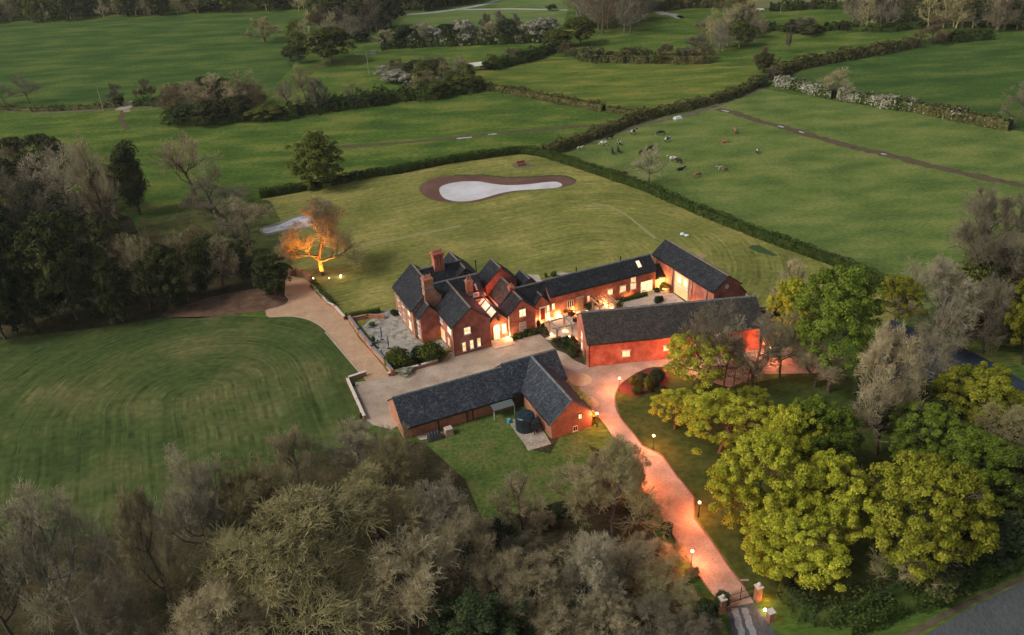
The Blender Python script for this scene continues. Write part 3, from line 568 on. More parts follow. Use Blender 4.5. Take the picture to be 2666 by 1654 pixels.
point_light('porch_light', f.w(8.4,.95,2.3), 170, (1,.50,.20), .1, H); point_light('porch_light', f.w(9.55,.9,.5), 100, (1,.55,.25), .1, H)
mb = MB(); mb.tube(f.w(9.45,.95,0.1), f.w(9.45,.95,.32), .12, n=8); mb.obj('uplighter', lampglow, H)
point_light('roof_glass_fill_light', f.w(8.6,6.9,5.6), 260, (1,.20,.10), .3, H)  # added lamp standing in for light coming up through the porch roof glass
mb = MB(); mb.box(f, 6.25, 9.85, -1.2, 1.6, 0, .12); mb.obj('doorstep', paving, H)
# right front gable
pwin(H, f, 'v', 1.5, 'z3', (860,1200), (1030,1345), n=2, rows=2, glass=lit_white); pwin(H, f, 'v', 1.5, 'z4', (20,580), (190,745), n=3, rows=3, glass=dimglass)
window(H, f, 'u', 9.6, 9.9, 10.7, 2.6, 4.2, n=2, glass=lit_soft)
window(H, f, 'v', 9.7, 14.2, 14.55, 4.3, 4.8, n=1, rows=1, glass=darkglass)
# door gable
mb = MB(); mb.box(f, 16.78, 17.62, 3.85, 3.91, .12, 2.2); dr = mb.obj('front_door', reddoor, H)
mb = MB(); mb.box(f, 16.66, 16.77, 3.80, 3.94, .1, 2.32); mb.box(f, 17.63, 17.74, 3.80, 3.94, .1, 2.32); mb.box(f, 16.6, 17.8, 3.70, 3.94, 2.33, 2.5); mb.obj('door_surround', white, dr)
mb = MB(); mb.lathe(f.w(17.5,3.82,1.1), [(.0,-.05),(.05,0),(.0,.05)], 8); mb.obj('knob', stonewhite, dr)
mb = MB()
for z in (.35,1.3): 
    for u in (16.88, 17.25): mb.box(f, u, u+.27, 3.83, 3.848, z, z+.7)
mb.obj('door_panels', reddoor, dr)
window(H, f, 'v', 3.95, 17.95, 18.5, 1.35, 2.5, n=1, rows=1, glass=lit_white); window(H, f, 'v', 3.95, 17.95, 18.5, .25, 1.2, n=1, rows=1, glass=lit_white)
window(H, f, 'v', 4.0, 18.98, 19.55, 1.35, 2.55, n=1, rows=1, glass=lit_white)
for u, v, e in ((16.1,3.5,26),(18.2,3.4,16),(20.1,3.6,40)):
    point_light('wall_light', f.w(u,v,.35), e*WALLG, (1,.50,.18), .08, H); mb = MB(); mb.tube(f.w(u,v,0), f.w(u,v,.22), .09, n=8); mb.obj('uplighter', lampglow, H)
# long wing windows
pwin(H, f, 'v', 4.0, '2', (108,750), (175,805), n=3, rows=1, glass=darkglass, bar=.12)
for p, q in (((540,632),(592,682)),((670,597),(732,647)),((785,492),(838,547)),((780,567),(840,617))): pwin(H, f, 'v', 4.0, '2', p, q, n=2, rows=2, glass=lit, lintel=stonewhite)
window(H, f, 'v', 4.0, 36.3, 38.75, .1, 2.3, n=4, rows=2, glass=lit_white, name='garden_doors')
mb = MB(); mb.box(f, 23.65, 25.0, 3.93, 3.99, .1, 2.35); dd = mb.obj('plank_door', MATS['timber'], H); mb = MB(); mb.box(f, 23.55, 25.1, 3.88, 4.0, 2.36, 2.55); mb.obj('lintel', stonewhite, dd)
window(H, f, 'v', 4.0, 25.7, 26.2, 1.2, 2.3, n=1, rows=2, glass=lit)
mb = MB(); zz = lambda v: 4.1+(v-4.0)*(1.75/2.3)+.2
mb.prism([f.w(36.2,4.7,zz(4.7)), f.w(36.9,4.7,zz(4.7)), f.w(36.9,5.7,zz(5.7)), f.w(36.2,5.7,zz(5.7))], [f.w(36.2,4.7,zz(4.7)+.08), f.w(36.9,4.7,zz(4.7)+.08), f.w(36.9,5.7,zz(5.7)+.08), f.w(36.2,5.7,zz(5.7)+.08)]); mb.obj('skylight', lit_roof, H)
for u, e in ((22.9,30),(25.6,55),(29.0,60),(33.9,24)):
    point_light('wall_light', f.w(u,3.55,.3), e*WALLG, (1,.44,.15), .07, H); mb = MB(); mb.tube(f.w(u,3.6,0), f.w(u,3.6,.2), .08, n=8); mb.obj('uplighter', lampglow, H)
window(H, f, 'v', 4.3, 39.5, 41.4, .15, 2.1, n=4, rows=2, glass=lit_soft, frame=white, name='garden_doors')
point_light('wall_light', f.w(40.6,3.6,1.9), 40*WALLG, (1,.52,.12), .08, H)

# tall barn at the back
tb = thing('tall_barn', 'tall red brick barn with glazed bay and small round window in its gable', 'barn')
g = FF
gable(tb, g, 0, 5.5, -17.2, 0, 5.0, 7.05, 'v', ov=.25)
gable(tb, g, 4.9, 6.9, -17.0, -5, 2.9, 4.6, 'v', ridge_at=5.4, ov=.1)
for v in (-1.0,-5.9,-11.4,-15.3):
    mb = MB(); b = [g.w(-.5,v-.3,-.1), g.w(0,v-.3,-.1), g.w(0,v+.3,-.1), g.w(-.5,v+.3,-.1)]; t = [g.w(-.12,v-.28,4.6), g.w(0,v-.28,4.6), g.w(0,v+.28,4.6), g.w(-.12,v+.28,4.6)]
    mb.prism(b, t); mb.obj('buttress', brick_old, tb)
bay = window(tb, g, 'u', 0, -10.5, -6.7, .2, 4.3, n=5, rows=3, glass=glow('lit_bay',(1,.42,.17),.42,1.3), name='glazed_bay', sill=False)
mb = MB(); mb.box(g, -.16, -.09, -10.5, -6.7, 2.0, 2.25); mb.obj('transom', white, bay)
for v in (-9.7,-8.0):
    mb = MB(); mb.box(g, -.12, -.082, v-.45, v+.35, 2.7, 3.9); mb.obj('bright_pane', lit_white, bay)
for u, v, e in ((-.5,-4.6,28),(-.5,-12.8,24)):
    point_light('wall_light', g.w(u,v,.3), e*WALLG, (1,.44,.15), .07, tb); mb = MB(); mb.tube(g.w(u,v,0), g.w(u,v,.2), .08, n=8); mb.obj('uplighter', lampglow, tb)
mb = MB(); c = g.w(2.55,-17.22,5.25); ang = [2*PI*i/16 for i in range(16)]
mb.prism([g.w(2.55+.36*math.cos(a),-17.3,5.25+.42*math.sin(a)) for a in ang], [g.w(2.55+.36*math.cos(a),-17.21,5.25+.42*math.sin(a)) for a in ang]); mb.obj('round_window', stonewhite, tb)

# long barn along the yard
lb = thing('long_barn', 'long low red brick barn with mossy dark slate roof beside the entrance drive', 'barn')
g = BF
gable(lb, g, 0, 27.3, 0, 9.0, 4.25, 6.9, 'u', roof=slate_moss, ridge=ridgegrey, ov=.35, ridge_at=4.6)
for u in (.28,):
    mb = MB(); mb.tube(g.w(u,-.12,0), g.w(u,-.12,4.1), .06); mb.obj('drainpipe', blackmetal, lb)
for p, q in (((695,1285),(775,1335)),((1135,1235),(1210,1270))): pwin(lb, g, 'v', 0, '2', p, q, n=2, rows=1, lintel=stonewhite)
window(lb, g, 'v', 0, 19.5, 20.6, 2.6, 3.8, n=2, rows=2); window(lb, g, 'v', 0, 16.2, 17.2, 1.2, 2.2, n=2, rows=1, glass=lit_soft)
window(lb, g, 'u', 0, 4.0, 4.9, 2.5, 3.6, n=1, rows=2); window(lb, g, 'u', 0, 4.0, 4.9, .7, 1.8, n=1, rows=2)
mb = MB(); mb.box(g, -.05, 0, 1.5, 2.4, 0, 2.0); mb.obj('door', darktimber, lb)
for u in (4.4, 8.6, 12.8): mb = MB(); mb.box(g, u-.03, u+.03, -.04, 0, .1, 3.9); mb.obj('wall_joint', brick_old, lb)
mb = MB(); b0 = [(1.6,2.3),(3.1,3.6),(4.3,2.5),(4.3,2.3),(3.1,3.4),(1.6,2.1)]
mb.prism([g.w(a,-.04,z) for a, z in b0], [g.w(a,-.0,z) for a, z in b0]); mb.obj('old_roof_scar', brick_old, lb)
mb = MB(); mb.box(g, 22.3, 24.2, -.06, 0, 0, 2.6); mb.obj('barn_door', darktimber, lb)
gable(lb, g, 27.32, 31.0, .6, 7.5, 3.0, 4.6, 'u', roof=slate, ridge=ridgegrey)
window(lb, g, 'v', .6, 27.6, 30.4, .6, 2.7, n=5, rows=2, name='glazed_front')

# L shaped outbuilding
ob = thing('outbuilding', 'L shaped brick cart shed with pale weathered slate roofs in front of the yard', 'outbuilding')
g = LF
gable(ob, g, -13.8, 2.35, -16.95, -10.1, 2.2, 4.75, 'u', wall=brick_old, roof=slate_pale, ridge=ridgegrey, ov=.35)
gable(ob, g, 2.38, 10.9, -17.0, -10.0, 2.45, 5.25, 'u', wall=brick_old, roof=slate_pale, ridge=ridgegrey, ov=.2)
gable(ob, g, 4.0, 10.1, -26.1, -13.5, 2.6, 5.3, 'v', wall=brick_old, roof=slate_pale, ridge=ridgegrey, ov=.25, verge=ridgegrey)
for k, x in (('z8',990),('z8',1568),('z8',1682)):
    u = g.line(k, x, 700, v=-17.0)[0]; mb = MB(); mb.tube(g.w(u,-17.05,0), g.w(u,-17.05,2.1), .09, n=6); mb.obj('drainpipe', blackmetal, ob)
window(ob, g, 'v', -26.1, 8.0, 8.65, 1.9, 2.8, n=1, rows=1, glass=lit, sill=False, frame=darktimber); window(ob, g, 'v', -26.1, 7.2, 7.9, .2, 1.0, n=2, rows=1, glass=darkglass)
mb = MB(); b = [g.w(-1.2,-18.6,1.55), g.w(2.0,-18.6,1.55), g.w(2.0,-17.1,1.95), g.w(-1.2,-17.1,1.95)]; mb.prism(b, [p+Vector((0,0,.06)) for p in b])
cn = mb.obj('lean_to_roof', greypaint, ob)
mb = MB(); mb.tube(g.w(-1.15,-18.5,0), g.w(-1.15,-18.5,1.55), .06); mb.tube(g.w(1.95,-18.5,0), g.w(1.95,-18.5,1.55), .06); mb.obj('lean_to_posts', stonewhite, ob)
mb = MB(); mb.box(g, 2.45, 3.9, -17.35, -17.05, 0, 2.2); mb.obj('dark_door', darktimber, ob)

# ------------------------------------------------------------ plants: shared meshes
def tubes(P0, P1, R0, R1, n=3):
    """tapered n sided tubes for many straight pieces at once"""
    d = P1-P0; L = np.linalg.norm(d, axis=1, keepdims=True); d = d/np.maximum(L, 1e-6)
    ref = np.where(np.abs(d[:, 2:3]) > .9, np.array([[1., 0, 0]]), np.array([[0, 0, 1.]]))
    x = np.cross(d, ref); x /= np.linalg.norm(x, axis=1, keepdims=True); y = np.cross(d, x)
    V = []
    for P_, Rr in ((P0, R0), (P1, R1)):
        for i in range(n):
            a = 2*PI*i/n; V.append(P_+(x*math.cos(a)+y*math.sin(a))*Rr[:, None])
    V = np.stack(V, 1).reshape(-1, 3); N = len(P0); b = (np.arange(N)*2*n)[:, None]
    Q = np.concatenate([b+np.array([[i, (i+1) % n, n+(i+1) % n, n+i]]) for i in range(n)], 0)
    return V, Q
def merge(parts):
    V = []; Q = []; M = []; o = 0
    for v, q, m in parts: V.append(v); Q.append(q+o); M.append(np.full(len(q), m)); o += len(v)
    return np.concatenate(V), np.concatenate(Q), np.concatenate(M)
def unit(v): return v/np.maximum(np.linalg.norm(v, axis=-1, keepdims=True), 1e-9)
def bare_tree(seed, Ht, Rt, lv=(8, 6, 7, 7, 4), trunk=.30, r0=.32, up=.12, rmin=.02, spread=1.0, wig=.16, stems=1):
    """recursive winter tree; returns (trunk+limbs mesh, twig crown mesh)"""
    g = np.random.default_rng(seed); seg = []          # (P0,P1,r0,r1,level)
    def polyline(S, D, L, Ra, K, wg, upw, level, tip=.35):
        pts = [S]; d = D.copy()
        for k in range(K):
            d = unit(d+g.normal(0, wg, d.shape)+np.array([0, 0, upw])); pts.append(pts[-1]+d*(L/K)[:, None])
        for k in range(K):
            t0, t1 = k/K, (k+1)/K
            seg.append((pts[k], pts[k+1], Ra*(1-(1-tip)*t0), Ra*(1-(1-tip)*t1), level))
        return np.stack(pts, 1)
    if stems == 1:
        tr = polyline(np.zeros((1, 3)), np.array([[0, 0, 1.]]), np.array([Ht*(trunk+.42)]), np.array([r0]), 8, .07, .15, 0, .35)
    else:
        a = g.uniform(0, 2*PI, stems); S_ = np.stack([np.cos(a), np.sin(a), a*0], 1)*g.uniform(.1, Rt*.35, (stems, 1))
        D_ = unit(np.stack([np.cos(a)*.45, np.sin(a)*.45, np.ones(stems)], 1)); tr = polyline(S_, D_, np.full(stems, Ht*.6), np.full(stems, r0), 6, .12, .1, 0, .35)
    par, plen, prad = tr, np.full(len(tr), Ht*(trunk+.42)), np.full(len(tr), r0)
    for li, c in enumerate(lv):
        n = len(par); K = par.shape[1]-1
        t = (g.uniform(trunk/(trunk+.42) if stems == 1 else .3, 1, (n, c)) if li == 0 else g.uniform(.22, 1, (n, c)))
        if li == 0: t = np.sort(t, axis=1); t[:, -1] = 1
        idx = np.minimum((t*K).astype(int), K-1); fr = t*K-idx
        rows = np.arange(n)[:, None]; A = par[rows, idx]; B = par[rows, idx+1]; S_ = (A+(B-A)*fr[..., None]).reshape(-1, 3)
        D0 = unit((B-A).reshape(-1, 3)); rnd = g.normal(0, 1, D0.shape); side = unit(rnd-(rnd*D0).sum(1, keepdims=True)*D0)
        if li == 0:
            if stems == 1:
                az = (np.arange(c)*2.4+g.uniform(0, 6.3)+g.normal(0, .3, c)); el = np.clip(.35+.8*(t.reshape(-1)-.45), .25, 1.2)+g.normal(0, .1, c)
                D = np.stack([np.cos(az)*np.cos(el), np.sin(az)*np.cos(el), np.sin(el)], 1)
            else: D = unit(D0*.7+side*.7*spread)
            L = np.full(len(D), Rt*.72)*(1.15-.45*t.reshape(-1))*g.uniform(.8, 1.15, len(D))
            L = L*(1.12 if stems == 1 else 1)
        else:
            ang = g.uniform(.45, .95, len(D0))*spread*(1 if li < 4 else .85); D = unit(D0*np.cos(ang)[:, None]+side*np.sin(ang)[:, None])
            L = np.repeat(plen, c)*((.62, .62, .68, .74, .85)[min(li, 4)]-.22*t.reshape(-1))*g.uniform(.7, 1.25, len(D0))
        Ra = np.maximum(np.repeat(prad, c)*(.52 if li else .55)*(1-.35*t.reshape(-1)), rmin)
        KK = (6, 5, 4, 3, 2, 2)[li]; par = polyline(S_, D, L, Ra, KK, wig*(1+.25*li if li < 2 else .9), up if li < 3 else up*.5, li+1); plen = L; prad = Ra
    P0 = np.concatenate([s[0] for s in seg]); P1 = np.concatenate([s[1] for s in seg]); A0 = np.concatenate([s[2] for s in seg]); A1 = np.concatenate([s[3] for s in seg]); LV = np.concatenate([np.full(len(s[0]), s[4]) for s in seg])
    al = P1[:, :2]; rr = np.quantile(np.linalg.norm(al, axis=1), .97); hh = np.quantile(P1[:, 2], .995)
    sc = np.array([Rt/rr, Rt/rr, Ht/hh]); P0 = P0*sc; P1 = P1*sc
    A0 = np.maximum(A0, rmin); A1 = np.maximum(A1, rmin*.8)
    lo = LV <= 2; vt, qt = tubes(P0[lo], P1[lo], A0[lo], A1[lo], 5); vc, qc = tubes(P0[~lo], P1[~lo], A0[~lo], A1[~lo], 3)
    return (vt, qt), (vc, qc), (P0, P1, LV)
def leaves(g, C, Nrm, size, jit=.5):
    """small quads centred on C facing roughly Nrm"""
    N = len(C); nn = unit(Nrm+g.normal(0, jit, (N, 3))); ref = g.normal(0, 1, (N, 3)); x = unit(np.cross(nn, ref)); y = np.cross(nn, x)
    s = size*g.uniform(.6, 1.3, (N, 1)); x = x*s*.5; y = y*s*.5*g.uniform(.6, 1, (N, 1)); bend = nn*s*.18
    V = np.stack([C-x-y, C+x-y+bend, C+x+y, C-x+y+bend], 1).reshape(-1, 3); b = (np.arange(N)*4)[:, None]
    return V, b+np.arange(4)[None]
def clumps(g, cen, rad, per, size, jit=.55, flat=.75, low=-.35):
    """leafy pads: leaves over the top and sides of squashed balls"""
    n = len(cen); d = unit(g.normal(0, 1, (n*per, 3))); d[:, 2] = np.where(d[:, 2] < low, -d[:, 2], d[:, 2])
    r = np.repeat(rad, per)*g.uniform(.55, 1.08, n*per); C = np.repeat(cen, per, 0)+d*r[:, None]*np.array([1, 1, flat])
    return leaves(g, C, d+np.array([0, 0, .35]), size, jit)
def leafy_tree(seed, Ht, Rt, nb=60, per=300, size=.26, base=.28, rad=(.16, .27), dome=1.0, jit=.55, fill=.35, low=-.55):
    g = np.random.default_rng(seed); (vt, qt), (vc, qc), (P0, P1, LV) = bare_tree(seed, Ht*.9, Rt*.85, lv=(8, 5, 4), rmin=.03, r0=.3)
    zc = Ht*(base+1)/2; hz = Ht*(1-base)/2
    d = unit(g.normal(0, 1, (nb, 3))); d[:, 2] = np.where(d[:, 2] < low, -d[:, 2], d[:, 2]); rr = np.where(g.random(nb) < fill, g.uniform(.35, .7, nb), g.uniform(.72, .9, nb))
    lob = 1+.16*np.sin(3*np.arctan2(d[:, 1], d[:, 0])+seed)+.08*np.sin(5*np.arctan2(d[:, 1], d[:, 0])+2*seed)
    cen = d*rr[:, None]*np.stack([Rt*lob, Rt*lob, np.full(nb, hz*dome)], 1)+np.array([0, 0, zc]); br = g.uniform(*rad, nb)*Rt
    vl, ql = clumps(g, cen, br, per, size, jit)
    return (np.concatenate([vt, vc]), np.concatenate([qt, qc+len(vt)])), (vl, ql)
def shrub_mesh(seed, R_, Hh, n=900, size=.16, lumps=6):
    g = np.random.default_rng(seed); a = g.uniform(0, 2*PI, lumps); r = g.uniform(.1, .5, lumps)*R_
    cen = np.stack([np.cos(a)*r, np.sin(a)*r, g.uniform(.35, .6, lumps)*Hh], 1); rad = g.uniform(.45, .62, lumps)*R_
    per = n//lumps; d = unit(g.normal(0, 1, (lumps*per, 3))); C = np.repeat(cen, per, 0)+d*np.repeat(rad, per)[:, None]*np.array([1, 1, Hh/R_*.72])*g.uniform(.75, 1.05, (lumps*per, 1))
    C[:, 2] = np.maximum(C[:, 2], .05); v, q = leaves(g, C, d+np.array([0, 0, .3]), size, .5)
    vs, qs = tubes(np.zeros((5, 3)), np.stack([np.cos(np.arange(5)*1.26)*R_*.4, np.sin(np.arange(5)*1.26)*R_*.4, np.full(5, Hh*.5)], 1), np.full(5, .05), np.full(5, .02), 5)
    return (vs, qs), (v, q)

PROTO = {}
def proto(kind, i, Ht, Rt, tm, cm): PROTO.setdefault(kind, []).append((tm, cm, Ht, Rt))
def reg(kind, i, Ht, Rt, T_, C_): proto(kind, i, Ht, Rt, np_mesh(kind+'_trunk', *T_), np_mesh(kind+'_crown', *C_))
for i in range(4):                                                    # near winter trees, dense twigs
    Ht, Rt = (17, 15, 18, 14)[i], (8.0, 7.0, 9.0, 6.0)[i]
    T_, C_, _ = bare_tree(11+i, Ht, Rt, trunk=.16, lv=(11, 7, 7, 6, 3), r0=.36, rmin=.019, up=(.10, .16, .05, .14)[i], wig=(.17, .14, .20, .16)[i]); reg('bare', i, Ht, Rt, T_, C_)
for i in range(3):                                                    # middle distance
    Ht, Rt = (14, 13, 15)[i], (6.5, 5.5, 7.0)[i]
    T_, C_, _ = bare_tree(31+i, Ht, Rt, trunk=.16, lv=(9, 6, 6, 7), r0=.34, rmin=.024, up=.14); reg('winter', i, Ht, Rt, T_, C_)
for i in range(3):                                                    # far
    Ht, Rt = (12, 12, 13)[i], (5.5, 5, 6)[i]
    T_, C_, _ = bare_tree(41+i, Ht, Rt, trunk=.10, lv=(9, 7, 7, 6), r0=.32, rmin=.042, up=.14); reg('farbare', i, Ht, Rt, T_, C_)
for i in range(3):                                                    # bushy many stemmed scrub
    T_, C_, _ = bare_tree(51+i, 6, 4.2, lv=(6, 6, 7, 3), stems=7, r0=.09, rmin=.024, up=.1, spread=1.1); reg('scrub', i, 6, 4.2, T_, C_)
for i in range(2):
    T_, C_, _ = bare_tree(56+i, 6, 3.5, lv=(7, 7, 7, 4), stems=10, r0=.07, rmin=.016, up=.08, spread=1.1); reg('scrubnear', i, 6, 3.5, T_, C_)
for i in range(3): reg('maple', i, 16, 8, *leafy_tree(61+i, 16, 8, nb=300, per=215, size=.21, rad=(.055, .15), base=.08, low=-.8, fill=.35))
for i in range(2): reg('open', i, 15, 6.5, *leafy_tree(71+i, 15, 6.5, nb=120, per=150, size=.20, rad=(.06, .15), base=.2, fill=.35))
for i in range(2): reg('tall', i, 20, 6, *leafy_tree(76+i, 20, 6, nb=220, per=150, size=.22, rad=(.08, .2), base=.06))
for i in range(3): reg('ever', i, 15, 6, *leafy_tree(81+i, 15, 6, nb=170, per=150, size=.25, rad=(.09, .22), base=-.06, low=-.9, fill=.45))
for i in range(2): reg('column', i, 14, 2.2, *leafy_tree(86+i, 14, 2.2, nb=110, per=170, size=.24, rad=(.45, .8), base=.0, low=-1, fill=.8))
for i in range(2): reg('farleaf', i, 10, 5, *leafy_tree(91+i, 10, 5, nb=56, per=130, size=.40, rad=(.2, .34), base=.0, low=-.8))
for i in range(3): reg('shrub', i, 1.6, 1.2, *shrub_mesh(95+i, 1.2, 1.6))
for i in range(2): reg('bush', i, 4, 3.4, *shrub_mesh(98+i, 3.4, 4, n=3600, size=.24, lumps=9))
for i in range(2): reg('ball', i, 1.0, .5, *shrub_mesh(101+i, .5, 1.0, n=420, size=.11, lumps=1))
_cnt = {}
def plant(kind, name, loc, Ht, Rt, tm, cm, label, cat='tree', group=None, v=None, rz=None, parts=('trunk', 'crown')):
    L = PROTO[kind]; n = _cnt.get(kind, 0); _cnt[kind] = n+1; t, c, h0, r0 = L[(n if v is None else v) % len(L)]
    o = thing(name, label, cat, loc, rz if rz is not None else (n*2.399) % 6.28, group)
    for nm, me, mt in ((parts[0], t, tm), (parts[1], c, cm)):
        ch = bpy.data.objects.new(nm, me); COL.objects.link(ch); ch.parent = o
        if len(me.materials) == 0: me.materials.append(mt)
        ch.material_slots[0].link = 'OBJECT'; ch.material_slots[0].material = mt; ch.scale = (Rt/r0, Rt/r0, Ht/h0)
    return o
KM = {'egg':('ever',bark,lf_egg),'bare':('bare',bark_grey,tw_grey),'bareb':('bare',bark,tw_brown),'bareo':('bare',bark,tw_olive),'bared':('bare',bark,tw_dark),
 'winter':('winter',bark,tw_grey),'winterb':('winter',bark_red,tw_brown),'wintero':('winter',bark,tw_olive),'winterd':('winter',bark,tw_dark),
 'far':('farbare',bark,tw_far),'farb':('farbare',bark,tw_farb),'faro':('farbare',bark,tw_olive),
 'scrub':('scrub',bark,tw_grey),'scrubb':('scrub',bark,tw_brown),'scrubo':('scrub',bark,tw_olive),'scrubd':('scrub',bark,tw_dark),'scrubn':('scrubnear',bark,tw_brown),'scrubno':('scrubnear',bark,tw_olive),
 'maple':('maple',bark_red,lf_maple),'gold':('maple',bark,lf_gold),'open':('open',bark_red,lf_maple),'opengold':('open',bark,lf_gold),'green':('tall',bark,lf_green),'mgreen':('maple',bark,lf_green),
 'ever':('ever',bark,lf_ever),'teal':('ever',bark,lf_teal),'ivy':('column',bark,lf_ever),'fleaf':('farleaf',bark,lf_shrub),'fever':('farleaf',bark,lf_teal),'fdark':('farleaf',bark,lf_ever),'fblossom':('farleaf',bark,lf_blossom),
 'shrub':('shrub',bark,lf_shrub),'shrubd':('shrub',bark,lf_teal),'bush':('bush',bark,lf_shrub),'bushd':('bush',bark,lf_teal),'redsh':('shrub',bark,lf_redsh)}
def tree(key, k, bx, by, ty, hw, label, name=None, group=None, cat=None, Hmul=1.0, v=None):
    """crop letter, base pixel, crown top row, half width of the crown in crop pixels"""
    kind, tm, cm = KM[key]; p = gp(k, bx, by); h = height_of(p, S(k, 0, ty)[1])*Hmul
    for _ in range(3):
        zc = proj((p.x, p.y, h*.6))[2]; r = max(hw/KEY[k][2]*zc/F_PX, .4)*(1.25 if kind in ('farbare', 'farleaf') else 1.0)
        h = max(height_of(p+p.xy.normalized().to_3d()*r*.6, S(k, 0, ty)[1])*Hmul, r*.9)
    nm = name or {'bare':'winter_tree','winter':'winter_tree','farbare':'winter_tree','scrub':'scrub_bush','scrubnear':'scrub_bush','shrub':'shrub','bush':'shrub','ball':'shrub'}.get(kind, 'leafy_tree')
    ct = cat or ('bush' if nm == 'scrub_bush' else 'shrub' if nm == 'shrub' else 'tree')
    return plant(kind, nm, p, max(h, 1.0), r, tm, cm, label, ct, group, v, parts=('stems', 'foliage') if ct in ('shrub', 'bush') else ('trunk', 'crown'))

# ------------------------------------------------------------ hedges
def hedge(label, pts, w, h, m, dens=14, size=.3, rag=.12, seed=1, name='hedge', group=None, round_=.0, cat='hedge', m2=None, f2=0.0):
    g = np.random.default_rng(seed); pts = smooth(pts, 5); A = np.array([p[:2] for p in pts]); sg = np.linalg.norm(np.diff(A, axis=0), axis=1); tot = sg.sum()
    N = int(tot*(w+2*h)*dens); s = g.uniform(0, tot, N); cs = np.concatenate([[0], np.cumsum(sg)]); i = np.clip(np.searchsorted(cs, s)-1, 0, len(sg)-1); t = (s-cs[i])/np.maximum(sg[i], 1e-6)
    Pp = A[i]+(A[i+1]-A[i])*t[:, None]; d = (A[i+1]-A[i])/np.maximum(sg[i], 1e-6)[:, None]; nn = np.stack([-d[:, 1], d[:, 0]], 1)
    lump = 1+rag*(np.sin(s*.9+seed)+np.sin(s*.37+2*seed)+.7*np.sin(s*2.3))
    q = g.uniform(0, w+2*h, N); off = np.where(q < h, -w/2, np.where(q > h+w, w/2, q-h-w/2)); z = np.where(q < h, q, np.where(q > h+w, w+2*h-q, h))
    if round_: k = np.clip(z/h, 0, 1); off *= 1-round_*k**2*.6*(np.abs(off) > w*.3)
    off = off*lump+g.normal(0, .06+rag*.5, N); z = np.maximum(z*lump+g.normal(0, .06+rag*.8, N), .03)
    C = np.stack([Pp[:, 0]+nn[:, 0]*off, Pp[:, 1]+nn[:, 1]*off, z], 1); nr = np.stack([nn[:, 0]*np.sign(off)*(z < h*.9), nn[:, 1]*np.sign(off)*(z < h*.9), (z > h*.8)*1.0+.25], 1)
    V, Q = leaves(g, C, nr, size, .5); M = np.zeros(len(Q), int)
    if m2 is not None: M = ((g.random(len(Q)) < f2*np.clip(.3+z/h, 0, 1)*(1+.8*np.sin(s*.6)))).astype(int)
    vs = []; qs = []
    for j in range(len(A)):
        dd = A[min(j+1, len(A)-1)]-A[max(j-1, 0)]; dd = dd/max(np.linalg.norm(dd), 1e-6); nx = np.array([-dd[1], dd[0]])
        for o_, zz in ((-w*.36, -.05), (-w*.32, h*.8), (w*.32, h*.8), (w*.36, -.05)): vs.append([*(A[j]+nx*o_), zz])
    for j in range(len(A)-1):
        b = 4*j
        for e in range(3): qs.append([b+e, b+e+1, b+5+e, b+4+e])
    n0 = len(V); V = np.concatenate([V, vs]); Q = np.concatenate([Q, np.array(qs)+n0]); M = np.concatenate([M, np.zeros(len(qs), int)])
    me = np_mesh(name, V, Q, M); me.materials.append(m)
    if m2 is not None: me.materials.append(m2)
    return tag(link(name, me), label, cat, group)
hedge('clipped dark hedge running left from the lawn corner behind the pond', P('B',(1330,1090),(1225,1080),(1000,1108),(700,1152),(380,1215),(200,1240),(0,1280))+P('A',(2100,1345),(1830,1392)), 1.6, 1.9, lf_hedge, 22, .26, .05, 1)
hedge('long clipped hedge between the house lawn and the cow pasture', P('B',(1335,1090),(1450,1118),(1700,1200),(1950,1285),(2120,1345),(2430,1480))+P('J',(300,50),(620,165),(900,270),(1070,350),(1250,430)), 1.6, 1.9, lf_hedge, 22, .26, .05, 2)
hedge('wide shaggy overgrown hedge rising right from the garden hedge corner', P('B',(1400,1085),(1480,1065),(1700,985),(1900,910),(2100,835),(2430,760),(2700,690),(2900,600)), 3.6, 2.2, lf_hedgebr, 9, .42, .14, 3, round_=.5)
hedge('low field hedge between the two bright green pastures', P('B',(950,625),(1150,655),(1350,695),(1600,740),(1815,778)), 2.6, 2.0, lf_hedgebr, 8, .45, .14, 4, round_=.5)
hedge('short low hedge piece beyond the gap near the shaggy hedge', P('B',(1845,785),(1980,805),(2130,828)), 2.2, 1.6, lf_hedgebr, 9, .42, .12, 5, round_=.5)
hedge('white blossoming hedge left of the lone round tree', P('C',(680,605),(800,625),(950,660),(1090,692)), 3.4, 2.9, lf_hedge, 16, .36, .07, 6, round_=.5, m2=lf_blossom, f2=.9)
hedge('white blossoming hedge right of the lone round tree', P('C',(1130,700),(1300,725),(1450,755),(1640,778)), 3.6, 3.0, lf_hedge, 16, .36, .07, 7, round_=.5, m2=lf_blossom, f2=.95)
hedge('brown green hedge carrying on right from the blossom', P('C',(1650,778),(1850,820),(2050,862),(2330,915)), 3.6, 2.8, lf_hedgebr, 9, .45, .12, 8, round_=.5, m2=lf_blossom, f2=.12)
hedge('brownish field hedge climbing to the far right woods', P('C',(660,570),(740,520),(850,478),(1000,450),(1200,415),(1450,370),(1690,325)), 4.2, 3.0, lf_hedgebr, 6, .6, .14, 9, round_=.5)
hedge('dark hedge piece before the far right woods', P('C',(1900,300),(2000,290),(2190,272)), 4.5, 3.2, lf_hedge, 6, .6, .14, 10, round_=.5)
hedge('scrubby low hedge along the ditch at the left', P('A',(-200,810),(0,770),(200,780),(400,775),(620,765),(850,748)), 2.4, 1.0, lf_hedgebr, 6, .5, .3, 11, round_=.5)
hedge('scrubby low hedge right of the ditch gateway', P('A',(935,745),(1040,738),(1150,742)), 3.0, 1.4, lf_hedge, 8, .5, .3, 12, round_=.5)
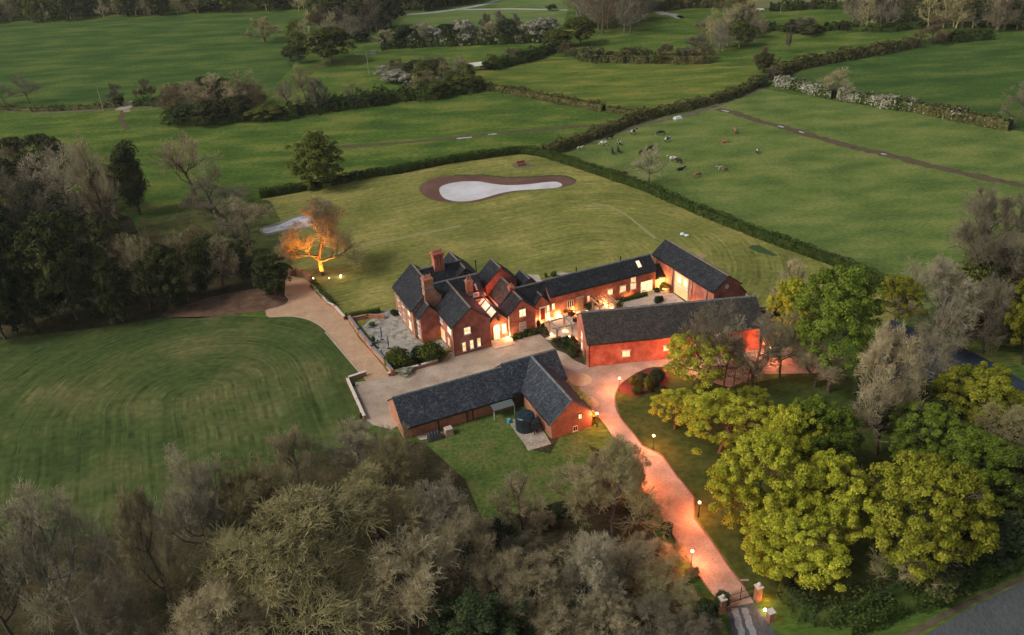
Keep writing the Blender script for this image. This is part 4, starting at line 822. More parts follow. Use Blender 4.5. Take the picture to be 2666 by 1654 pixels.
hedge('dark far hedge below the open heath', P('C',(-330,95),(0,60),(200,50),(470,58)), 5, 4.5, lf_hedgebr, 3, .9, .2, 13, round_=.5)
hedge('yellowish hedge end running towards the viewer in far fields', P('C',(485,75),(478,110),(500,165)), 5, 3.5, lf_hedgebr, 4, .8, .2, 14, round_=.5)
hedge('low dark hedge under the heath on the right', P('C',(640,75),(800,72),(950,60),(1200,62)), 4, 3.0, lf_hedge, 4, .8, .25, 15, round_=.5)
hedge('dark bank hedge along the far middle field edge', P('C',(560,205),(700,215),(900,235),(1100,210),(1400,225),(1690,200)), 3, 2.0, lf_hedge, 5, .7, .25, 16, round_=.5)
hedge('rough hedge along the public road', P('I',(1000,1480),(1200,1400),(1500,1290),(1800,1160),(2081,1060),(2400,920)), 2.6, 1.6, lf_hedge, 30, .2, .16, 17, round_=.5)
hedge('dark inner hedge beside the road, under the maples', P('I',(640,1240),(800,1400),(1000,1390),(1300,1260),(1600,1150),(1900,1040),(2200,900)), 2.6, 1.7, lf_hedge, 28, .2, .2, 18, round_=.5, m2=lf_teal, f2=.5)
hedge('low green hedge on top of the gravel drive wall', P('6',(672,1010),(720,1070),(780,1130),(850,1195)), .9, 1.0, lf_shrub, 55, .15, .10, 19)
hedge('dark trimmed hedge at the patio end, with a brick face', P('6',(945,1295),(1100,1262),(1230,1240)), .8, .9, lf_hedge, 55, .15, .08, 20)
hedge('small clipped edging hedge by the red barn wall', [HF.w(30.6,3.2),HF.w(33,3.1),HF.w(37,3.0)], .9, .7, lf_hedge, 60, .13, .06, 21)
hedge('climbing greenery along the outbuilding wall by the drive', [HF.w(10.5,-17),HF.w(10.7,-20),HF.w(10.75,-23),HF.w(10.6,-26)], .7, 1.9, lf_gold, 45, .17, .25, 22, round_=.3, cat='climber', name='climbing_plant')
hedge('dark hedge line under the far bush row', P('B',(1660,412),(1760,432),(1950,436),(2150,438),(2430,442),(2560,440)), 5, 3.2, lf_hedgebr, 5, .6, .2, 31, round_=.5)
hedge('ragged hedge climbing from the trough to the parkland corner', P('B',(1020,495),(1150,460),(1280,430),(1380,395),(1460,350)), 4, 3.0, lf_hedge, 5, .6, .25, 32, round_=.5)
hedge('dense dark hedge at the foot of the blossoming row', P('B',(250,345),(420,332),(700,320),(1000,308),(1250,298),(1430,288)), 6, 4.2, lf_hedge, 5, .65, .2, 33, round_=.5, m2=lf_blossom, f2=.18)
hedge('bushy ditch hedge running up to the meeting hedges', P('B',(-330,800),(-100,770),(50,755),(300,715),(480,695),(650,685),(800,655),(940,635)), 6, 3.4, lf_hedge, 5, .6, .25, 34, round_=.5)
hedge('bushy ditch hedge under the willow scrub', P('A',(1180,862),(1300,872),(1500,868),(1750,842),(1950,832),(2100,822)), 5, 3.0, lf_hedge, 5, .6, .25, 35, round_=.5)
# far woods that read as one mass
def wood(name, label, k, poly, n, kinds, hr, seed):
    """one object: many far trees packed into a woodland outline"""
    g = np.random.default_rng(seed); pl = [p.xy for p in P(k, *poly)]; xs = [p[0] for p in pl]; ys = [p[1] for p in pl]; parts = []; mats = []; c = 0; tries = 0
    def inside(x, y):
        r = False; j = len(pl)-1
        for i in range(len(pl)):
            if (pl[i][1] > y) != (pl[j][1] > y) and x < (pl[j][0]-pl[i][0])*(y-pl[i][1])/(pl[j][1]-pl[i][1])+pl[i][0]: r = not r
            j = i
        return r
    while c < n and tries < 20000:
        tries += 1; x, y = g.uniform(min(xs), max(xs)), g.uniform(min(ys), max(ys))
        if not inside(x, y): continue
        kd, m_ = kinds[g.integers(len(kinds))]; t_, c_, h0, r0 = PROTO[kd][g.integers(len(PROTO[kd]))]
        if m_ not in mats: mats.append(m_)
        for me in (t_, c_):
            nv = len(me.vertices); v = np.empty(nv*3, np.float32); me.vertices.foreach_get('co', v); v = v.reshape(-1, 3); q = np.empty(len(me.loops), np.int32); me.loops.foreach_get('vertex_index', q); q = q.reshape(-1, 4)
            if len(q) > 3000: sel = g.choice(len(q), 3000, replace=False); q = q[sel]
            a = g.uniform(0, 6.28); ca, sa = math.cos(a), math.sin(a); s = g.uniform(*hr)/h0; vv = np.stack([(v[:, 0]*ca-v[:, 1]*sa)*s+x, (v[:, 0]*sa+v[:, 1]*ca)*s+y, v[:, 2]*s], 1)
            u, inv = np.unique(q, return_inverse=True); parts.append((vv[u], inv.reshape(-1, 4), mats.index(m_)))
        c += 1
    V, Q, M = merge(parts); me = np_mesh(name, V, Q, M)
    for m_ in mats: me.materials.append(m_)
    return tag(link(name, me), label, 'wood', None, 'stuff')
KW = [('farleaf', lf_shrub), ('farleaf', lf_ever), ('farleaf', lf_ever), ('farbare', tw_brown), ('farbare', tw_olive)]
KB = [('farbare', tw_far), ('farbare', tw_farb), ('farbare', tw_far), ('farleaf', lf_ever)]
wood('woodland', 'dark mixed woodland beyond the big green field, top left', 'A', [(-300,190),(0,170),(600,145),(1200,108),(2180,80),(2200,10),(1200,20),(0,70),(-300,90)], 230, KW, (9, 14), 1)
wood('woodland', 'dark green woodland beside the pale farm track', 'B', [(430,95),(700,68),(960,20),(960,-20),(380,0)], 50, KW, (9, 14), 2)
wood('woodland', 'grey bare wood beyond the parkland, left of centre', 'B', [(-200,200),(0,240),(250,260),(430,180),(430,40),(250,-20),(-200,-10)], 60, KB, (11, 16), 3)
wood('woodland', 'tall grey bare wood with pale trunks, top centre', 'B', [(1620,140),(1720,240),(2050,240),(2150,130),(2080,20),(1620,20)], 60, [('farbare', tw_far), ('farbare', tw_farb), ('farbare', tw_far)], (14, 19), 4)
wood('woodland', 'brown scrub wood left of the far hedge', 'C', [(150,330),(280,380),(480,370),(560,300),(550,190),(300,170)], 24, KB+[('farbare', tw_olive)], (7, 11), 5)
wood('woodland', 'olive and grey tree belt beside the cart track, upper left', 'A', [(2060,300),(2120,470),(2300,460),(2560,300),(2500,60),(2200,60)], 30, KB+[('farbare', tw_olive), ('farleaf', lf_shrub)], (7, 12), 7)
wood('woodland', 'thorn thicket joining the ditch and the blossoming bushes', 'B', [(440,700),(600,680),(900,600),(930,560),(780,500),(560,500),(470,590)], 26, KB+[('farbare', tw_olive), ('farleaf', lf_shrub)], (4, 7), 8)
wood('woodland', 'willow scrub thicket in the left middle distance', 'A', [(1180,850),(1700,850),(1900,800),(1880,690),(1500,700),(1200,740)], 26, [('farbare', tw_farb), ('farbare', tw_olive), ('farbare', tw_farb), ('farleaf', lf_ever)], (6, 10), 9)
wood('undergrowth', 'dark undergrowth and saplings filling the left wood', 'D', [(-300,600),(200,350),(900,480),(1000,600),(1450,600),(1850,680),(1850,880),(1300,1010),(900,1110),(300,1180),(-300,1300)], 75, [('farleaf', lf_ever), ('farbare', tw_olive), ('farbare', tw_farb), ('farleaf', lf_teal)], (3.5, 7.5), 11)
wood('undergrowth', 'scrub and saplings between the left wood and the green field', 'D', [(-300,100),(300,40),(900,330),(1000,440),(600,520),(-300,500)], 34, [('farleaf', lf_ever), ('farbare', tw_olive), ('farbare', tw_far), ('farbare', tw_farb)], (5, 9), 12)
wood('undergrowth', 'thicket under the trees by the blue court at the right', 'J', [(1150,1300),(1350,1480),(1800,1750),(2300,1700),(2500,1500),(2199,1440),(1560,1350),(1420,1270)], 40, [('farleaf', lf_ever), ('farbare', tw_olive), ('farbare', tw_farb), ('farleaf', lf_shrub)], (4, 8), 13)
wood('undergrowth', 'thicket at the right edge beyond the blue court', 'J', [(1500,560),(1700,760),(2000,880),(2400,1000),(2500,500),(2000,350)], 40, [('farleaf', lf_ever), ('farbare', tw_olive), ('farbare', tw_farb), ('farleaf', lf_shrub)], (4, 9), 14)
wood('woodland', 'bare wood with dark evergreens, top right', 'C', [(1150,200),(1650,200),(1900,230),(2300,230),(2900,200),(2900,110),(1900,110),(1250,130)], 110, KB+[('farbare', tw_olive)], (10, 15), 6)

# ------------------------------------------------------------ trees, far fields
for a in (
 ('faro','A',1865,296,112,110,'spreading bare oak alone in the far left field'),
 ('fleaf','A',2330,450,170,140,'pale olive rounded tree by the cart track'),('far','A',2120,350,245,70,'small grey round tree behind the cart track'),
 ('farb','A',2290,230,20,110,'bare brown tree at the top edge of the far left field'),('fdark','A',2040,430,320,40,'small dark ivy covered tree by the field corner'),
 ('winterb','A',1330,790,560,170,'brown willow, left one of the scrub belt'),('winterb','A',1560,800,500,190,'brown willow, tallest of the scrub belt'),('wintero','A',1760,740,480,150,'reddish brown willow on the right of the scrub belt'),
 ('fever','A',1330,870,720,110,'dark evergreen bush at the foot of the left willow'),('fdark','A',1480,868,700,110,'dark evergreen bush at the foot of the tallest willow'),('fdark','A',1690,840,660,80,'dark pointed evergreen at the right end of the willows'),('fever','A',1740,700,590,80,'dark ivy thicket behind the willows'),
 ('fleaf','A',1880,845,720,95,'small olive green rounded shrub beside the ditch'),('winterd','A',2050,820,550,110,'grey bare tree leaning over the ditch'),('wintero','A',2150,700,430,90,'ivy hung bare tree behind the ditch'),('far','A',2240,790,540,80,'thin bare tree right of the ditch'),
 ('winterd','A',210,730,510,110,'bare ash at the far left ditch'),('winterd','A',40,740,570,90,'bare tree at the left edge beside the ditch'),('far','A',820,740,585,50,'small bare tree left of the gateway'),('farb','A',1045,715,548,65,'small bare tree right of the gateway'),
 ('fleaf','A',840,745,665,35,'small bush at the foot of the gateway tree'),
 ('egg','A',2240,1318,880,195,'ivy clad green tree standing alone by the garden hedge'),
 ('fleaf','B',640,690,560,75,'olive bush left of the meeting hedges'),('fleaf','B',840,640,520,100,'dense green bush where the ditch meets the hedge'),('wintero','B',590,620,470,110,'budding bare tree among the ditch bushes'),('winterb','B',790,560,380,90,'bare reddish tree above the ditch bushes'),('winterd','B',730,600,520,70,'dark bare tree close to the dense green bush'),
 ('fever','B',520,500,410,62,'dark evergreen beside the blossoming bushes'),('fdark','B',440,510,440,35,'small dark evergreen left of the blossoming bushes'),('farb','B',640,500,420,80,'brown bare bush right of the dark evergreen'),
 ('fblossom','B',270,555,450,50,'pinkish blossoming bush, leftmost of the field group'),('fblossom','B',350,580,485,70,'pale blossoming bush in the middle of the field group'),('fblossom','B',440,600,510,45,'pale blossoming bush, rightmost of the field group'),('farb','B',370,500,425,70,'brown budding bush behind the blossom'),
 ('wintero','B',50,690,560,90,'bare bush tree by the left end of the ditch'),('fever','B',210,740,640,60,'dark green bush left on the ditch bank'),('fdark','B',320,700,630,35,'dark pointed bush on the ditch bank'),('fever','B',60,750,690,70,'low dark bushes where the ditch bends'),('farb','B',400,690,640,60,'brown bramble bush on the ditch bank'),
 ('fleaf','B',1650,320,100,95,'tall olive tree at the corner of the bare wood'),('fleaf','B',1490,330,200,80,'rounded olive tree left of the tall one'),('farb','B',1540,390,290,60,'brown bush below the olive trees'),('farb','B',1620,400,340,55,'low brown bush at the hedge line'),
 ('fever','B',985,490,430,32,'small dark tree by the water trough'),('farb','B',1030,470,375,45,'small bare tree right of the trough'),('fever','B',870,475,445,18,'tiny dark bush left of the trough'),('farb','B',1170,445,330,60,'brown bare bush in the middle hedge'),('fever','B',1240,435,350,40,'dark green bush in the middle hedge'),('fleaf','B',1320,400,340,50,'green bush towards the parkland'),
 ('fever','B',1450,75,28,32,'small round tree beside the parkland track'),
 ('fever','B',1750,430,360,60,'dark bush, left end of the far bush row'),('fdark','B',1850,430,360,60,'dark bush, second in the far bush row'),('farb','B',2010,430,310,70,'bare rounded bush in the far bush row'),('fever','B',1960,435,380,50,'low dark bush between bare ones in the row'),
 ('farb','B',2120,430,350,70,'brown bush right of the bare rounded one'),('farb','B',2260,435,300,80,'brown bare tree in the row, right part'),('far','B',2390,435,320,70,'grey bush at the right of the far bush row'),('fleaf','B',2200,440,370,60,'olive bush in the right part of the row'),
 ('far','C',50,430,320,70,'grey bush left of the brown scrub wood'),('farb','C',190,425,310,80,'brown bush before the scrub wood'),('far','C',120,330,250,80,'pale grey blossoming scrub behind the row'),
 ('fdark','C',595,510,370,48,'dark ivy tree at the meeting of the hedges'),('farb','C',600,500,320,90,'bare crown above the dark ivy tree'),('fever','C',570,600,530,60,'dark bush at the foot of the ivy tree'),('far','C',650,570,470,45,'small bare tree right of the ivy tree'),
 ('winterb','C',1090,690,455,115,'lone round bare tree in the blossom hedge'),('winterd','C',2370,905,560,150,'big dark bare tree at the right picture edge'),
 ('farb','C',1780,310,105,95,'tan bare tree at the end of the brownish hedge'),('farb','C',1830,310,250,55,'brown bush beside the tan tree'),('fleaf','C',2020,275,200,60,'low green bush right of the tan tree'),
 ('far','C',870,245,110,100,'grey bare tree clump in the far right field'),('fdark','C',790,235,130,30,'dark narrow tree left of the grey clump'),('fleaf','C',930,245,150,60,'green bush under the grey clump'),('fdark','C',1035,212,150,18,'small dark bush right of the grey clump'),('fdark','C',1160,215,140,35,'dark evergreen at the corner of the far wood'),
 ('fleaf','C',425,330,130,85,'tall olive tree over the scrub wood'),('far','C',580,230,140,45,'bare tree right of the olive one'),('far','C',210,215,150,80,'rounded grey bush on the far field bank'),('far','C',375,140,80,40,'small bare tree in the hedge of the far field'),('fdark','C',690,75,22,35,'dark round bush under the heath'),('farb','C',940,68,0,20,'thin bare tree under the heath'),
 ('far','C',770,375,170,22,'slim leaning bare tree right of the scrub wood'),('fdark','C',1620,190,20,45,'tall dark evergreen in the far wood'),('fdark','C',2290,110,20,40,'dark evergreen at the top right corner'),
 ('far','B',990,230,90,50,'left one of three bare poplars'),('far','B',1100,235,65,55,'middle and tallest of three bare poplars'),('far','B',1195,225,90,50,'right one of three bare poplars'),
 ('winterd','B',90,210,40,90,'bare brown tree at the left of the poplar field'),('fleaf','B',130,220,150,70,'olive bush under the bare brown tree'),('fever','B',110,290,220,60,'dark green bush by the far lane'),
 ('winter','B',2130,1300,1000,130,'lone bare tree on the pasture side of the long clipped hedge')):
    tree(*a)
BL = P('B',(290,335),(420,325),(560,318),(640,312),(730,308),(830,305),(930,303),(1040,300),(1140,298),(1240,295),(1330,288),(1400,282))
for i, p in enumerate(BL):
    m_ = [tw_brown, lf_teal, lf_blossom, tw_grey][(0,1,3,2,1,2,3,0,1,0,2,2)[i]]
    kd = 'farleaf' if m_ in (lf_teal, lf_blossom) else 'farbare'
    plant(kd, 'hawthorn_bush', p, 7+(i % 3), 5.5, bark, m_, 'bush in the blossoming row along the bottom of the pale parkland', 'bush', 'bushes of the blossoming row')

# ------------------------------------------------------------ trees, left wood
for a in (
 ('ever','D',560,1190,330,290,'huge dark evergreen with yellowish top in the left wood'),('ever','D',880,1200,700,170,'dark evergreen at the right foot of the huge one'),('ever','D',260,1260,650,230,'dark spreading evergreen at the left wood edge'),('teal','D',40,1330,560,220,'very dark evergreen at the left picture edge'),
 ('wintero','D',730,1130,660,150,'budding tree between the dark evergreens'),('ever','D',1230,1100,600,190,'dark olive evergreen behind the leaf litter'),('ivy','D',1480,1010,570,75,'dark ivy covered trunk in the left wood'),('winterb','D',1600,960,560,170,'brown bare tree behind the leaf litter'),
 ('ivy','D',1720,880,580,60,'ivy clad trunk close to the meadow'),('ever','D',1960,1015,660,150,'dark green tree beside the gravel drive'),('teal','D',1850,900,700,110,'dark holly left of the gravel drive tree'),('wintero','D',2060,880,640,110,'thin budding tree above the gravel drive'),
 ('winterb','D',1080,1120,560,160,'bare brown tree in front of the meadow'),('wintero','D',1350,1060,540,150,'budding brown tree at the meadow edge'),('winterd','D',1720,700,350,170,'bare tree over the meadow path'),
 ('winter','D',560,560,-100,320,'broad grey bare tree, largest behind the left wood'),('winterb','D',800,600,-160,150,'tall slender bare tree left of the ivy tree'),('winterd','D',300,700,60,230,'dull bare tree behind the evergreens'),('teal','D',-60,800,60,220,'dark teal evergreen, far left edge'),('teal','D',80,960,250,220,'dark teal evergreen in the depth of the left wood'),
 ('ever','D',330,620,140,150,'dark rounded tree amid bare ones on the left'),('ever','A',285,1250,1095,70,'small dark ivy crown above the left wood'),
 ('ivy','A',985,1512,930,85,'tall narrow ivy covered tree in front of the green field'),('winterb','A',1400,1450,905,260,'wide brown bare tree at the edge of the green field'),('winterd','A',1560,1560,1180,270,'wide greyish bare tree beside the garden hedge end'),
 ('winterb','A',1750,1640,1350,190,'brown bare tree above the second pond'),('wintero','A',720,1500,980,170,'budding tree left of the narrow ivy tree')):
    tree(*a)
tree('fleaf','F',30,560,470,60,'dim bush at the left edge of the wood', name='bush', cat='bush')

# ------------------------------------------------------------ trees, bottom belt
for a in (
 ('bare','E',430,1500,610,290,'pale curly twigged tree, tallest at the bottom left'),('bared','E',90,1560,880,230,'dim bare tree in the bottom left corner'),('bared','E',700,1640,1120,230,'dim bare tree along the bottom edge on the left'),('bareb','E',930,1440,700,150,'slim bare tree with a dark crooked trunk'),
 ('bare','E',1110,1150,485,230,'pale topped bare tree at the lawn edge'),('bareo','E',1340,1080,560,230,'olive brown bare tree among the paler ones'),('bareb','E',1590,860,385,170,'small flat topped bare tree beside the striped lawn'),
 ('bareo','E',1550,1500,700,520,'huge spreading bare beech in the middle of the belt'),('bareb','E',1180,1660,1130,330,'bare tree leaning over the bottom edge, below the beech'),
 ('bare','G',130,520,75,200,'pale bare tree nearest the outbuilding end'),('bareo','G',330,640,110,240,'olive bare tree in front of the outbuilding roof'),('bareo','G',250,1000,330,330,'broad olive bare tree right of the beech'),('bare','G',640,1000,420,300,'bare tree with long pale branches near the paddock'),
 ('bareb','G',420,1500,820,380,'large bare tree with pale forked branches, bottom middle'),('bareb','G',820,1230,640,260,'brown bare tree below the paddock'),
 ('winterb','G',1146,825,330,200,'small reddish bare tree with a straight dark trunk'),('winterb','G',1490,695,300,210,'small bare tree with a dark twisted trunk by the brick gable'),
 ('bareo','G',1745,900,190,290,'tall pale branched tree beside the lit drive'),('bare','G',1590,1330,740,260,'pale fan shaped bare tree near the drive'),('bareb','G',1230,1400,900,270,'brown bare tree left of the pale fan'),
 ('scrubn','G',1650,700,330,150,'bare brown bush by the brick gable'),('scrubno','G',1850,620,300,130,'bare olive bush close to the lit lamp'),
 ('teal','G',880,1720,1150,360,'dark green broadleaf tree at the bottom edge')):
    tree(*a)
for i, (x, y, t, w, key) in enumerate(((1800,1150,900,230,'bareb'),(1950,1050,800,170,'bareb'),(1700,1512,1130,260,'bareb'),(2050,1300,1010,240,'bareo'),(1400,1600,1200,280,'bareb'),(2000,1600,1250,260,'bared'),(1000,1300,900,220,'bareb'),(1150,1100,830,170,'bared'),(2180,1420,1150,200,'bareo'),(2260,1600,1290,200,'bared'))):
    tree(key,'G',x,y,t,w,'brown bare tree of the thicket between the belt and the lit drive', group='bare trees of the thicket by the drive')
tree('teal','5',850,1480,1190,110,'dark conifer beside the gate end of the drive'); tree('ivy','5',985,1300,1130,52,'dark ivy column at the left gate post', Hmul=.9)
for i, (k, x, y, t, w) in enumerate((('G',1000,860,760,110),('G',1250,800,700,110),('G',1390,720,650,90),('G',900,900,800,100),('G',1100,960,850,120),('5',470,560,470,70),('5',560,700,600,80),('5',660,900,790,80),('5',400,480,380,60),('5',760,1060,960,60))):
    tree('scrubn' if i % 2 else 'bushd', k, x, y, t, w, 'low dark bramble bush on the floor of the tree belt', name='scrub_bush', cat='bush', group='brambles on the floor of the belt')

# ------------------------------------------------------------ trees, right side
for a in (
 ('winterd','4',1270,560,-330,360,'dark bare tree in front of the long barn roof'),('winterd','4',1700,610,-260,330,'dark bare tree covering the right half of the barn roof'),('winter','4',1440,590,-160,230,'thin bare tree with several dark stems on the yard'),
 ('open','4',1190,640,-10,400,'open yellow green maple before the long barn'),('open','4',1400,1240,540,480,'open maple with a leaning dark trunk on the lawn'),('open','4',960,1000,560,260,'small airy maple nearest the lamp'),('opengold','4',1680,1000,540,300,'yellow green maple behind the leaning trunk'),
 ('maple','I',480,900,190,330,'big yellow maple crown nearest the drive'),('maple','I',860,960,340,290,'big yellow maple in the middle of the group'),('maple','I',690,1150,660,330,'low broad yellow maple above the gate'),('gold','I',1400,1120,330,390,'large rounded maple, rightmost of the group'),
 ('mgreen','I',800,560,10,250,'fresh green maple behind the yellow ones'),('maple','I',640,620,60,210,'yellow maple partly behind the middle one'),
 ('green','J',800,1160,150,290,'tall fresh green tree, highest on the right'),('fdark','I',1500,1180,980,200,'dark low thicket behind the road hedge'),('fever','I',1850,980,800,200,'dark thicket at the right end of the road hedge'),('wintero','I',1300,1250,900,200,'dim bare bush tree between maples and road hedge'),('maple','J',500,780,290,160,'yellow tree left of the tall green one'),('winterb','J',480,620,160,170,'thin bare tree at the lawn edge beyond the barn'),('opengold','J',1240,810,265,190,'bright yellow topped tree by the hedge end'),
 ('bare','J',1530,820,100,320,'big pale bare tree with a dark curved trunk'),('bared','J',1860,500,-330,330,'dark bare tree on the right edge of the cow pasture'),('gold','J',2180,960,190,190,'yellow green tree at the right picture edge'),('bared','J',1900,880,280,240,'bare tree between the pale one and the right edge'),
 ('bareb','J',1140,1600,650,280,'large bare tree with a thick reddish trunk'),('gold','J',1800,1500,880,360,'yellow brown budding tree over the blue court'),('bareo','J',450,1060,530,230,'bare tree at the right end of the long barn'),('bareb','J',700,1120,760,230,'twiggy bare tree right of the barn end'),('bare','J',1450,1180,660,230,'pale bare tree before the blue court'),
 ('teal','J',1080,1400,930,160,'dark green bush tree behind the reddish trunk'),('wintero','J',120,1120,880,120,'thin bare tree on the lit end of the yard'),('winterb','J',210,1130,900,110,'twisty bare tree on the lit end of the yard'),
 ('mgreen','I',1750,760,230,320,'dim green tree behind the rightmost maple'),('ever','I',2060,860,330,200,'black green conifer at the right edge'),('mgreen','I',1450,520,60,260,'dull green tree below the blue court'),('bareo','I',1880,500,40,250,'dim bare tree between court and road')):
    tree(*a)
#@@OBJECTS
# ---- thin evening haze
hz = MB(); hz.box(Frame((0,0),0), -1500, 1500, -300, 2500, -1.5, 90); ho = hz.obj('haze', None); tag(ho, kind='stuff')
hm = bpy.data.materials.new('haze'); hm.use_nodes = True; hn = hm.node_tree.nodes; hn.remove(hn['Principled BSDF']); pv = hn.new('ShaderNodeVolumePrincipled')
pv.inputs['Color'].default_value = (.85,.88,.9,1); pv.inputs['Density'].default_value = .00008; pv.inputs['Anisotropy'].default_value = .2
hm.node_tree.links.new(pv.outputs[0], hn['Material Output'].inputs['Volume']); ho.data.materials.append(hm)
tree('bareb','6',760,935,290,310,'bare tree lit orange from below at the lawn edge', v=3)
sp = gp('6', 905, 955)
t = thing('garden_spotlight', 'bright small floodlight on the grass beside the orange lit tree', 'lamp', sp)
mb = MB(); mb.tube((0,0,0), (0,0,.25), .04); mb.obj('spike', blackmetal, t)
mb = MB(); mb.lathe((0,0,.38), [(0,-.15),(.13,-.1),(.17,0),(.12,.1),(0,.14)], 10); mb.obj('lamp_head', spotglow, t)
tp = gp('6', 760, 935)
def spot(name, loc, to, e, col, ang, parent=None, blend=.5):
    d = bpy.data.lights.new(name, 'SPOT'); d.energy = e*LGAIN; d.color = col; d.spot_size = R(ang); d.spot_blend = blend; d.shadow_soft_size = .1
    o = bpy.data.objects.new(name, d); COL.objects.link(o); o.location = loc; o.rotation_euler = (Vector(to)-Vector(loc)).to_track_quat('-Z', 'Y').to_euler()
    if parent: o.parent = parent; o.matrix_parent_inverse = Matrix.Translation(-parent.location)
    return o
spot('floodlight', sp+Vector((-.1,0,.6)), tp+Vector((.3,0,5.5)), 12000, (1,.34,.035), 62, t)
for i_, (dx, dy) in enumerate(((1.5,-1.8),(-1.6,-1.5))):  # two extra uplighters, added to brighten the trunk and limbs
    q0 = tp+Vector((dx,dy,0)); u_ = thing('added_uplighter', ('added small uplighter on the right at the foot of the orange lit tree','added small uplighter on the left at the foot of the orange lit tree')[i_], 'lamp', q0)
    mb = MB(); mb.lathe((0,0,0), [(0,0),(.13,0),(.14,.12),(.1,.16),(0,.16)], 10); mb.obj('housing', blackmetal, u_); mb = MB(); mb.lathe((0,0,.165), [(.09,0),(.07,.03),(0,.04)], 8); mb.obj('lens', spotglow, u_)
    spot('added_uplight', q0+Vector((0,0,.3)), tp+Vector((dx*.3,dy*.2,4)), 8500, (1,.30,.03), 100, u_)

# ---- lamp posts along the drive
def lamp_post(k, x, y, label, e=LAMP_E, hgt=2.1):
    p = gp(k, x, y); t = thing('lamp_post', label, 'lamp post', p, group='lamp posts along the drive')
    mb = MB(); mb.lathe((0,0,0), [(0,0),(.14,0),(.14,.08),(.08,.14),(.07,.5),(.045,.6),(.035,hgt-.25),(.07,hgt-.2),(.05,hgt-.15),(0,hgt-.15)], 10); mb.obj('post', blackmetal, t, smooth=True)
    mb = MB(); mb.lathe((0,0,hgt-.15), [(.06,0),(.09,.03),(.10,.08),(0,.08)], 10); mb.obj('collar', blackmetal, t)
    mb = MB(); mb.lathe((0,0,hgt+.12), [(0,-.15),(.08,-.13),(.13,-.08),(.15,0),(.13,.08),(.08,.13),(0,.15)], 14); mb.obj('globe', lampglow, t, smooth=True)
    l = point_light('lamp_bulb', (0,0,hgt+.12), e, (1,.25,.095), .22, t); return t
for a in (('4',420,632,'lamp post by the curve of the drive and the red planting bed'),('4',985,440,'lamp post under the open maple before the long barn'),('4',1880,330,'lamp post at the right end of the long barn'),
 ('4',203,980,'lamp post at the corner of the outbuilding gable'),('4',752,1200,'lamp post on the lawn edge throwing a yellow pool on grass'),('5',335,345,'lamp post among twigs on the left edge of the drive'),
 ('5',805,588,'lamp post on the lawn side notch of the drive'),('5',748,972,'lamp post on the left edge nearest the gate')):
    lamp_post(*a)

# ---- oil tank
p = gp('z7', 590, 1480); t = thing('oil_tank', 'dark blue green plastic oil tank behind the outbuilding', 'tank', p, HF.yaw)
Z0 = Frame((0,0), 0)
tankm = mat('tankm', [(.3,(.006,.016,.022)),(.7,(.012,.028,.036))], scale=2, rough=.35, spec=.5)
mb = MB(); mb.lathe((0,0,0), [(0,0),(1.32,0),(1.35,.1),(1.35,.9),(1.38,1.0),(1.35,1.1),(1.35,2.0),(1.38,2.1),(1.33,2.25),(1.2,2.38),(.6,2.5),(0,2.52)], 28); mb.obj('tank_body', tankm, t, smooth=True)
mb = MB()
for i in range(12):
    a = 2*PI*i/12; c, s = math.cos(a), math.sin(a); q = Vector((-s,c,0))*.05
    pr = [Vector((c*.5,s*.5,2.5)), Vector((c*1.28,s*1.28,2.33))]
    mb.prism([pr[0]-q, pr[1]-q, pr[1]+q, pr[0]+q], [v+Vector((0,0,.06)) for v in (pr[0]-q, pr[1]-q, pr[1]+q, pr[0]+q)])
mb.obj('lid_ribs', tankm, t)
mb = MB(); mb.lathe((.35,-.3,2.46), [(0,0),(.28,0),(.28,.16),(.2,.2),(0,.2)], 12); mb.obj('filler_cap', tankm, t)
mb = MB(); mb.lathe((-.5,.2,2.46), [(0,0),(.15,0),(.15,.1),(0,.12)], 10); mb.obj('vent_cap', dark, t)
mb = MB(); mb.box(Z0, .2, 1.2, -1.75, -1.1, .75, 1.75); cb = mb.obj('pump_cabinet', tankm, t)
mb = MB(); mb.prism([Vector((.15,-1.85,1.75)), Vector((1.25,-1.85,1.75)), Vector((1.25,-1.0,2.05)), Vector((.15,-1.0,2.05))], [Vector((.15,-1.85,1.83)), Vector((1.25,-1.85,1.83)), Vector((1.25,-1.0,2.13)), Vector((.15,-1.0,2.13))]); mb.obj('cabinet_lid', tankm, cb)
mb = MB(); mb.tube((.5,-1.9,0), (.5,-1.9,.9), .07); mb.tube((.5,-1.9,.9), (.5,-1.5,.9), .07); mb.obj('pipe', dark, t)
mb = MB(); mb.tube((1.0,-1.6,.0), (1.0,-1.6,.76), .12); mb.obj('cabinet_stand', dark, t)
p = gp('z7', 265, 1370); t = thing('blue_drum', 'small bright blue drum at the corner of the tank base', 'drum', p)
mb = MB(); mb.lathe((0,0,0), [(0,0),(.26,0),(.28,.05),(.26,.3),(.28,.33),(.26,.6),(0,.6)], 12); mb.obj('drum_body', flat('bluep',(.05,.32,.50),.4), t); mb = MB(); mb.lathe((.08,.08,.6), [(0,0),(.06,0),(.06,.05),(0,.05)], 8); mb.obj('bung', white, t)
